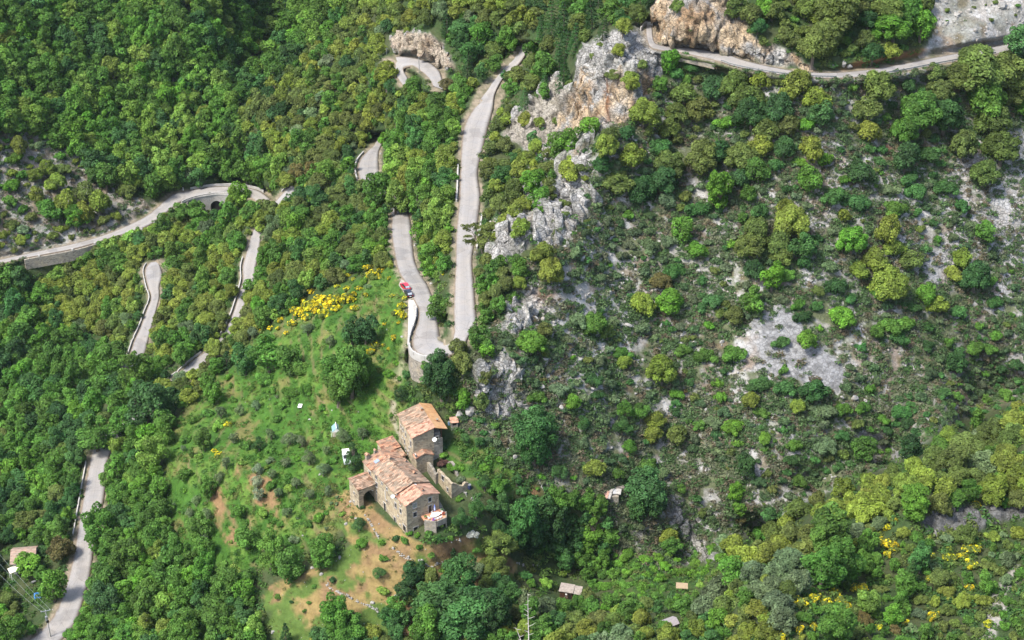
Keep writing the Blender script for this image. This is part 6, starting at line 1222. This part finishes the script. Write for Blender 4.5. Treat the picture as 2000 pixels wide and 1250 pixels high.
for i in range(nb):
    u, v, r_ = BO[3 * i:3 * i + 3]; g = ground(u, v); Rm = r_ / float(scale_at(u, v)); o = link('boulder', RKM[i % 7]); o.location = tuple(g + np.array([0, 0, .2 * Rm])); o.scale = (Rm, Rm * R.uniform(.8, 1.1), Rm * R.uniform(.8, 1.2)); o.rotation_euler = (R.uniform(-.3, .3), R.uniform(-.3, .3), R.uniform(0, 6.28))
    d_, j = min((math.hypot(u - a, v - b), j) for j, (a, b, _) in enumerate(LM)); a, b, ph = LM[j]; dx, dy = u - a, (v - b) * 1.2; di = ('right of' if dx > 0 else 'left of') if abs(dx) > abs(dy) else ('below' if dy > 0 else 'above')
    bg_.setdefault((r_ > 8, di, ph), []).append((d_, o))
for (big, di, ph), L in bg_.items():
    L.sort(key=lambda x: x[0])
    for i, (_, o) in enumerate(L): tag(o, f"{'large' if big else 'small'} pale limestone boulder{', ' + ORD[i] + 'nearest' if len(L) > 1 else ''} {di} {ph}", 'boulder', 'pale boulders on the slopes')
wR = np.clip(M['slopeB'] * smooth(.46, .60, n2) * smooth(.40, .56, n1) * 1.2 + M['scree'] * .8 + .9 * np.clip(M['pale1'] + M['pale2'] + M['pale4'] + M['pale5'] * .7 + M['rubble_ridge'] * .8 + M['pale6'] * .8 + M['bank'] * .6 + M['path_ne'] * .5 + .8 * (M['streak1'] + M['streak2'] + M['streak3'] + M['streak4'] + M['streak5']), 0, 1) + M['dry'] * .07 + M['meadow'] * .012 + SHOULD * .3, 0, 1) * (1 - SLAB) * free
rng = np.random.default_rng(77); n = 42000; u = rng.uniform(-20, 2020, n); v = rng.uniform(-20, 1270, n); ok = rng.random(n) < grid_at(wR, u, v); u, v = u[ok], v[ok]; g = ground(u, v); RS = [rock_mesh(40 + i, 1) for i in range(6)]; VV, FF, b = [], [], 0
for i in range(len(u)):
    p, F = RS[i % 6]; s_ = .12 + .55 * rng.random() ** 3.0; a = rng.uniform(0, 6.28); c, s2 = math.cos(a), math.sin(a); q = p * s_ * np.array([1, rng.uniform(.7, 1.1), rng.uniform(.6, 1.2)]); q = np.stack([q[:, 0] * c - q[:, 1] * s2, q[:, 0] * s2 + q[:, 1] * c, q[:, 2]], 1) + g[i] + np.array([0, 0, .2 * s_]); VV.append(q); FF.append(F + b); b += len(q)
tag(link('loose_stones', mesh_np('loose_stones', np.concatenate(VV), np.concatenate(FF), False, [LIME])), kind='stuff')
# ---- crags: heaps of angular blocks bedded in the slope
BLK = [block(i) for i in range(9)]
GMAT = bpy.data.materials['ground']
def outcrop(polys, n, r0, r1, label, up=1.25, lift=.12, seed=1):
    rng = np.random.default_rng(seed); VV, FF, CC, b = [], [], [], 0; k = 0; tot = 0; poly0 = polys[0]
    xs = [p[0] for q in polys for p in q]; ys = [p[1] for q in polys for p in q]; base = None
    while k < n and tot < 40000:
        tot += 1; u, v = rng.uniform(min(xs), max(xs)), rng.uniform(min(ys), max(ys))
        if v < -20 or not any(in_poly(np.array(u), np.array(v), q) for q in polys): continue
        r_ = r0 + (r1 - r0) * rng.random() ** 2.0
        if float(grid_at(best, u, v)) < r_ * .75 + .5: continue
        g = ground(u, v); 
        if base is None: base = g.copy()
        p, F = BLK[k % 9]; a = rng.uniform(0, 6.28); q = p * r_ * np.array([rng.uniform(.7, 1.1), rng.uniform(.7, 1.1), rng.uniform(.8, 1.2) * up]); c, s_ = math.cos(a), math.sin(a); q = np.stack([q[:, 0] * c - q[:, 1] * s_, q[:, 0] * s_ + q[:, 1] * c, q[:, 2]], 1); ti = rng.normal(0, .16, 2); q[:, 0] += q[:, 2] * (ti[0] - .05); q[:, 1] += q[:, 2] * (ti[1] + .12)
        w_ = g + np.array([0, .35 * r_, (lift - .25) * r_ * up]) + q; pu, pv, _ = proj(w_); col = grid_at(CLRG, np.clip(pu, US[0], US[-1]), np.clip(pv, VS[0], VS[-1])) * rng.uniform(.95, 1.2); dull = (col.sum(1) < .30)[:, None]; col = np.where(dull, np.array([.32, .312, .295]) * rng.uniform(.85, 1.15), col); col = col * (.62 + .76 * fbm(w_ * np.array([1, 1, .35]), 1.3, 4, 71))[:, None]; CC.append(col); VV.append(w_ - base); FF.append(F); k += 1
    o = empty('rock_outcrop', tuple(base), 0, label, 'rock', 'rock outcrops')
    for V_, F_, C_ in zip(VV, FF, CC):
        me = mesh_np('rock_block', V_, F_, False, [GMAT]); attr(me, 'albedo', C_); attr(me, 'rock', np.full(len(V_), .9), 'FLOAT'); link('rock_block', me, o)
outcrop([[(1140, 98), (1195, 84), (1228, 98), (1245, 130), (1270, 158), (1262, 200), (1210, 240), (1140, 268), (1092, 262), (1097, 220), (1122, 190), (1127, 130)]], 85, 1.3, 4.6, 'tall jagged grey crag with orange streaks at the left end of the top road', 1.4, .14, 3)
outcrop([POLY['cliff']], 70, 1.0, 3.4, 'ochre and grey cliff face rising directly behind the top road', 1.3, .05, 4)
outcrop([POLY['ridge5']], 60, 1.0, 3.4, 'pale broken rocks on the slope left of the orange streaked crag', 1.1, .1, 5)
outcrop([POLY['ridge1'], [(1120, 285), (1150, 280), (1165, 400), (1110, 485), (1050, 495), (1060, 430)]], 62, 1.0, 3.7, 'long pale limestone rib running down beside the straight road', 1.35, .3, 6)
outcrop([POLY['ridge2']], 26, 1.2, 4.0, 'dark grey overhanging rock beside the straight road near the leaning pine', 1.2, .15, 7)
outcrop([POLY['ridge3']], 48, 1.0, 3.2, 'cluster of pale grey rock ribs right of the hairpin', 1.2, .12, 8)
outcrop([POLY['ridge4']], 60, 1.0, 3.4, 'pale jagged outcrop above and right of the two stone houses', 1.2, .14, 9)
outcrop([POLY['pale3']], 30, .7, 2.4, 'grey rock spine at the foot of the slope above the brambles', 1.2, .12, 10)
outcrop([POLY['plazacliff']], 46, .8, 2.6, 'pale ochre quarried cliff behind the small bend near the top', 1.3, .05, 11)
outcrop([POLY['darkrock']], 26, .6, 1.8, 'dark shaly rock band on the near spur at the right edge', .8, .05, 12)
outcrop([[(1010, 400), (1060, 340), (1040, 300), (1000, 320), (985, 400)]], 14, .6, 1.8, 'small scattered rocks among bushes right of the straight road', 1.1, .1, 13)
outcrop([[(1640, 780), (1700, 775), (1695, 800), (1640, 795)], [(1600, 850), (1650, 855), (1645, 885), (1600, 880)]], 12, .5, 1.3, 'row of pale blocks below the pale rock slab', .9, .1, 14)
# ---- dry stone walls of the terraces
def dry_wall(pts, label, h_=.9):
    o = empty('dry_stone_wall', on_ground(*pts[0]), 0, label, 'wall', 'dry stone terrace walls'); base = o.location; VV, FF, b = [], [], 0
    P = np.array(pts, float); L = np.concatenate([[0], np.cumsum(np.hypot(*np.diff(P, axis=0).T))]); px = float(scale_at(*pts[0]))
    for s_ in np.arange(0, L[-1], px * .3):
        for lv in range(R.choice((0, 1, 2, 3))):
            uu = np.interp(s_, L, P[:, 0]) + R.uniform(-1, 1) * px * .12; vv_ = np.interp(s_, L, P[:, 1]) + R.uniform(-1, 1) * px * .12; g = ground(uu, vv_); p, F = RS[R.randrange(6)]; q = p * R.uniform(.18, .34) + g + np.array([0, 0, -.1 + lv * h_ * .33]) - np.array(base); VV.append(q); FF.append(F + b); b += len(q)
    link('stones', mesh_np('stones', np.concatenate(VV), np.concatenate(FF), False, [LIME]), o)
for pts, lab in (([(1035, 925), (1052, 940), (1064, 958), (1074, 962)], 'dry stone wall end on the slope left of the collapsed hut'), ([(712, 1005), (728, 1030), (742, 1055), (752, 1066)], 'crumbled dry stone wall in front of the farmhouse'), ([(765, 1072), (785, 1085), (806, 1090)], 'short pale dry stone wall among garden shrubs below the farmhouse'), ([(818, 1096), (836, 1104), (866, 1100)], 'dry stone wall edging the lowest garden terrace'), ([(636, 1140), (668, 1160), (700, 1178), (740, 1196)], 'long dark dry stone wall between the two bare terraces'), ([(905, 960), (915, 972), (930, 978)], 'white edged garden wall right of the ruined house'), ([(880, 1058), (895, 1052), (900, 1062)], 'low stone edging below the olive trees beside the terrace'), ([(1005, 1098), (1030, 1108), (1052, 1104)], 'dry stone wall below the large dark trees right of the garden')):
    dry_wall(pts, lab)
# ---- leaning pine beside the straight road, the bare dead trees at the bottom edge
def pine():
    b0 = on_ground(943, 495); top = Vector(at_z(919, 448, float(b0.z) + 6.6)); mid = b0.lerp(top, .5) + Vector((.35, 0, -.2)); e = empty('leaning_pine', b0, 0, 'thin leaning pine with tufted branches standing out against the long straight road', 'tree')
    V = lambda p: p - b0; MB().tube([Vector((0, 0, -.5)), V(b0.lerp(mid, .5)) + Vector((.1, 0, 0)), V(mid), V(top)], [.16, .14, .11, .04], 7).build('trunk', BARK, e)
    br = MB(); rng = np.random.default_rng(5); PP, NN = [], []
    for (t0, du, dv, n) in ((.45, -14, 2, 3), (.5, -24, -1, 4), (.55, -8, 10, 3), (.62, -18, 14, 3), (.62, 12, -4, 3), (.72, -16, 2, 4), (.78, 14, -6, 3), (.85, -14, -6, 4), (.9, 10, -8, 3), (1, -6, -8, 3), (1, 3, -11, 3), (.7, -6, 18, 3), (.95, -16, -10, 3)):
        s0 = b0.lerp(mid, t0 * 2) if t0 < .5 else mid.lerp(top, t0 * 2 - 1); px = .14; e1 = s0 + Vector((du * px, R.uniform(-.9, .9), -dv * px * .8 + .25)); br.tube([V(s0), V(s0.lerp(e1, .5)) + Vector((0, 0, -.1)), V(e1)], [.05, .04, .02], 5)
        for q in range(n):
            c = V(s0.lerp(e1, .55 + .45 * q / max(1, n - 1))) + Vector((R.uniform(-.2, .2), R.uniform(-.2, .2), .1)); d = sphere_dirs(rng, 80); d[:, 2] = np.abs(d[:, 2]) * .9 - .1; PP.append(np.array(c) + d * .5); NN.append(np.cross(d, sphere_dirs(rng, 80)) + np.array([0, 0, .5]))
    br.build('branches', BARK, e); PP, NN = np.concatenate(PP), np.concatenate(NN); NN /= np.linalg.norm(NN, axis=1, keepdims=True) + 1e-9; v_, f_, l_ = leaf_quads(rng, PP, NN, .2, rng.uniform(.7, 1.3, len(PP)), .3); me = mesh_np('needles', v_, f_, False, [LEAF]); attr(me, 'leaf', l_, 'FLOAT'); o = link('crown', me, e); o.color = (.15, .18, .045, 1)
pine()
def dead(name, label, base_px, top_px, hgt, side):
    b0 = on_ground(*base_px); top = Vector(at_z(top_px[0], top_px[1], float(b0.z) + hgt)); e = empty(name, b0, 0, label, 'dead tree'); V = top - b0
    MB().tube([(0, 0, -.5), V * .35 + Vector((.1, 0, 0)), V * .7, V], [.14, .12, .08, .025], 7).build('trunk', DEADWOOD, e); b = MB()
    for (t0, sgn, L, dz) in side:
        s0 = V * t0; dr = Vector((sgn, R.uniform(-.4, .4), dz)).normalized(); b.tube([s0, s0 + dr * L * .55, s0 + dr * L + Vector((0, 0, .12 * L))], [.07, .05, .02], 5)
    b.build('branches', DEADWOOD, e)
dead('dead_tree', 'bleached bare dead tree with broken branches at the bottom edge', (1032, 1290), (1031, 1158), 11.5, [(.38, 1, 1.2, .2), (.42, -1, .9, .3), (.5, 1, 1.8, .5), (.55, -1, .7, -.4), (.62, 1, 1.5, .1), (.66, -1, 1.0, .5), (.72, -1, 1.0, .6), (.76, 1, .8, .1), (.82, -1, .8, .1), (.88, 1, .5, .3), (.97, 1, .6, .3), (.3, -1, 1.3, .2)])
dead('dead_tree', 'leaning white dead trunk left of the bare dead tree', (1030, 1285), (1008, 1226), 5.5, [(.95, 1, 1.0, .1), (.7, 1, 1.0, .2), (.6, -1, .6, .2), (.98, -1, .5, .1)])

# ---- the air between here and the far side of the valley
hz = MB().box(-420, 420, -60, 760, float(GP[..., 2].min()) - 6, CAM_H + 25); hm = bpy.data.materials.new('haze'); hm.use_nodes = True; ht = hm.node_tree; ht.nodes.clear()
pv = ht.nodes.new('ShaderNodeVolumePrincipled'); pv.inputs['Color'].default_value = (.80, .90, 1, 1); pv.inputs['Density'].default_value = .000024; pv.inputs['Anisotropy'].default_value = .2
ho = ht.nodes.new('ShaderNodeOutputMaterial'); ht.links.new(pv.outputs[0], ho.inputs['Volume']); tag(hz.build('haze', hm), kind='stuff')
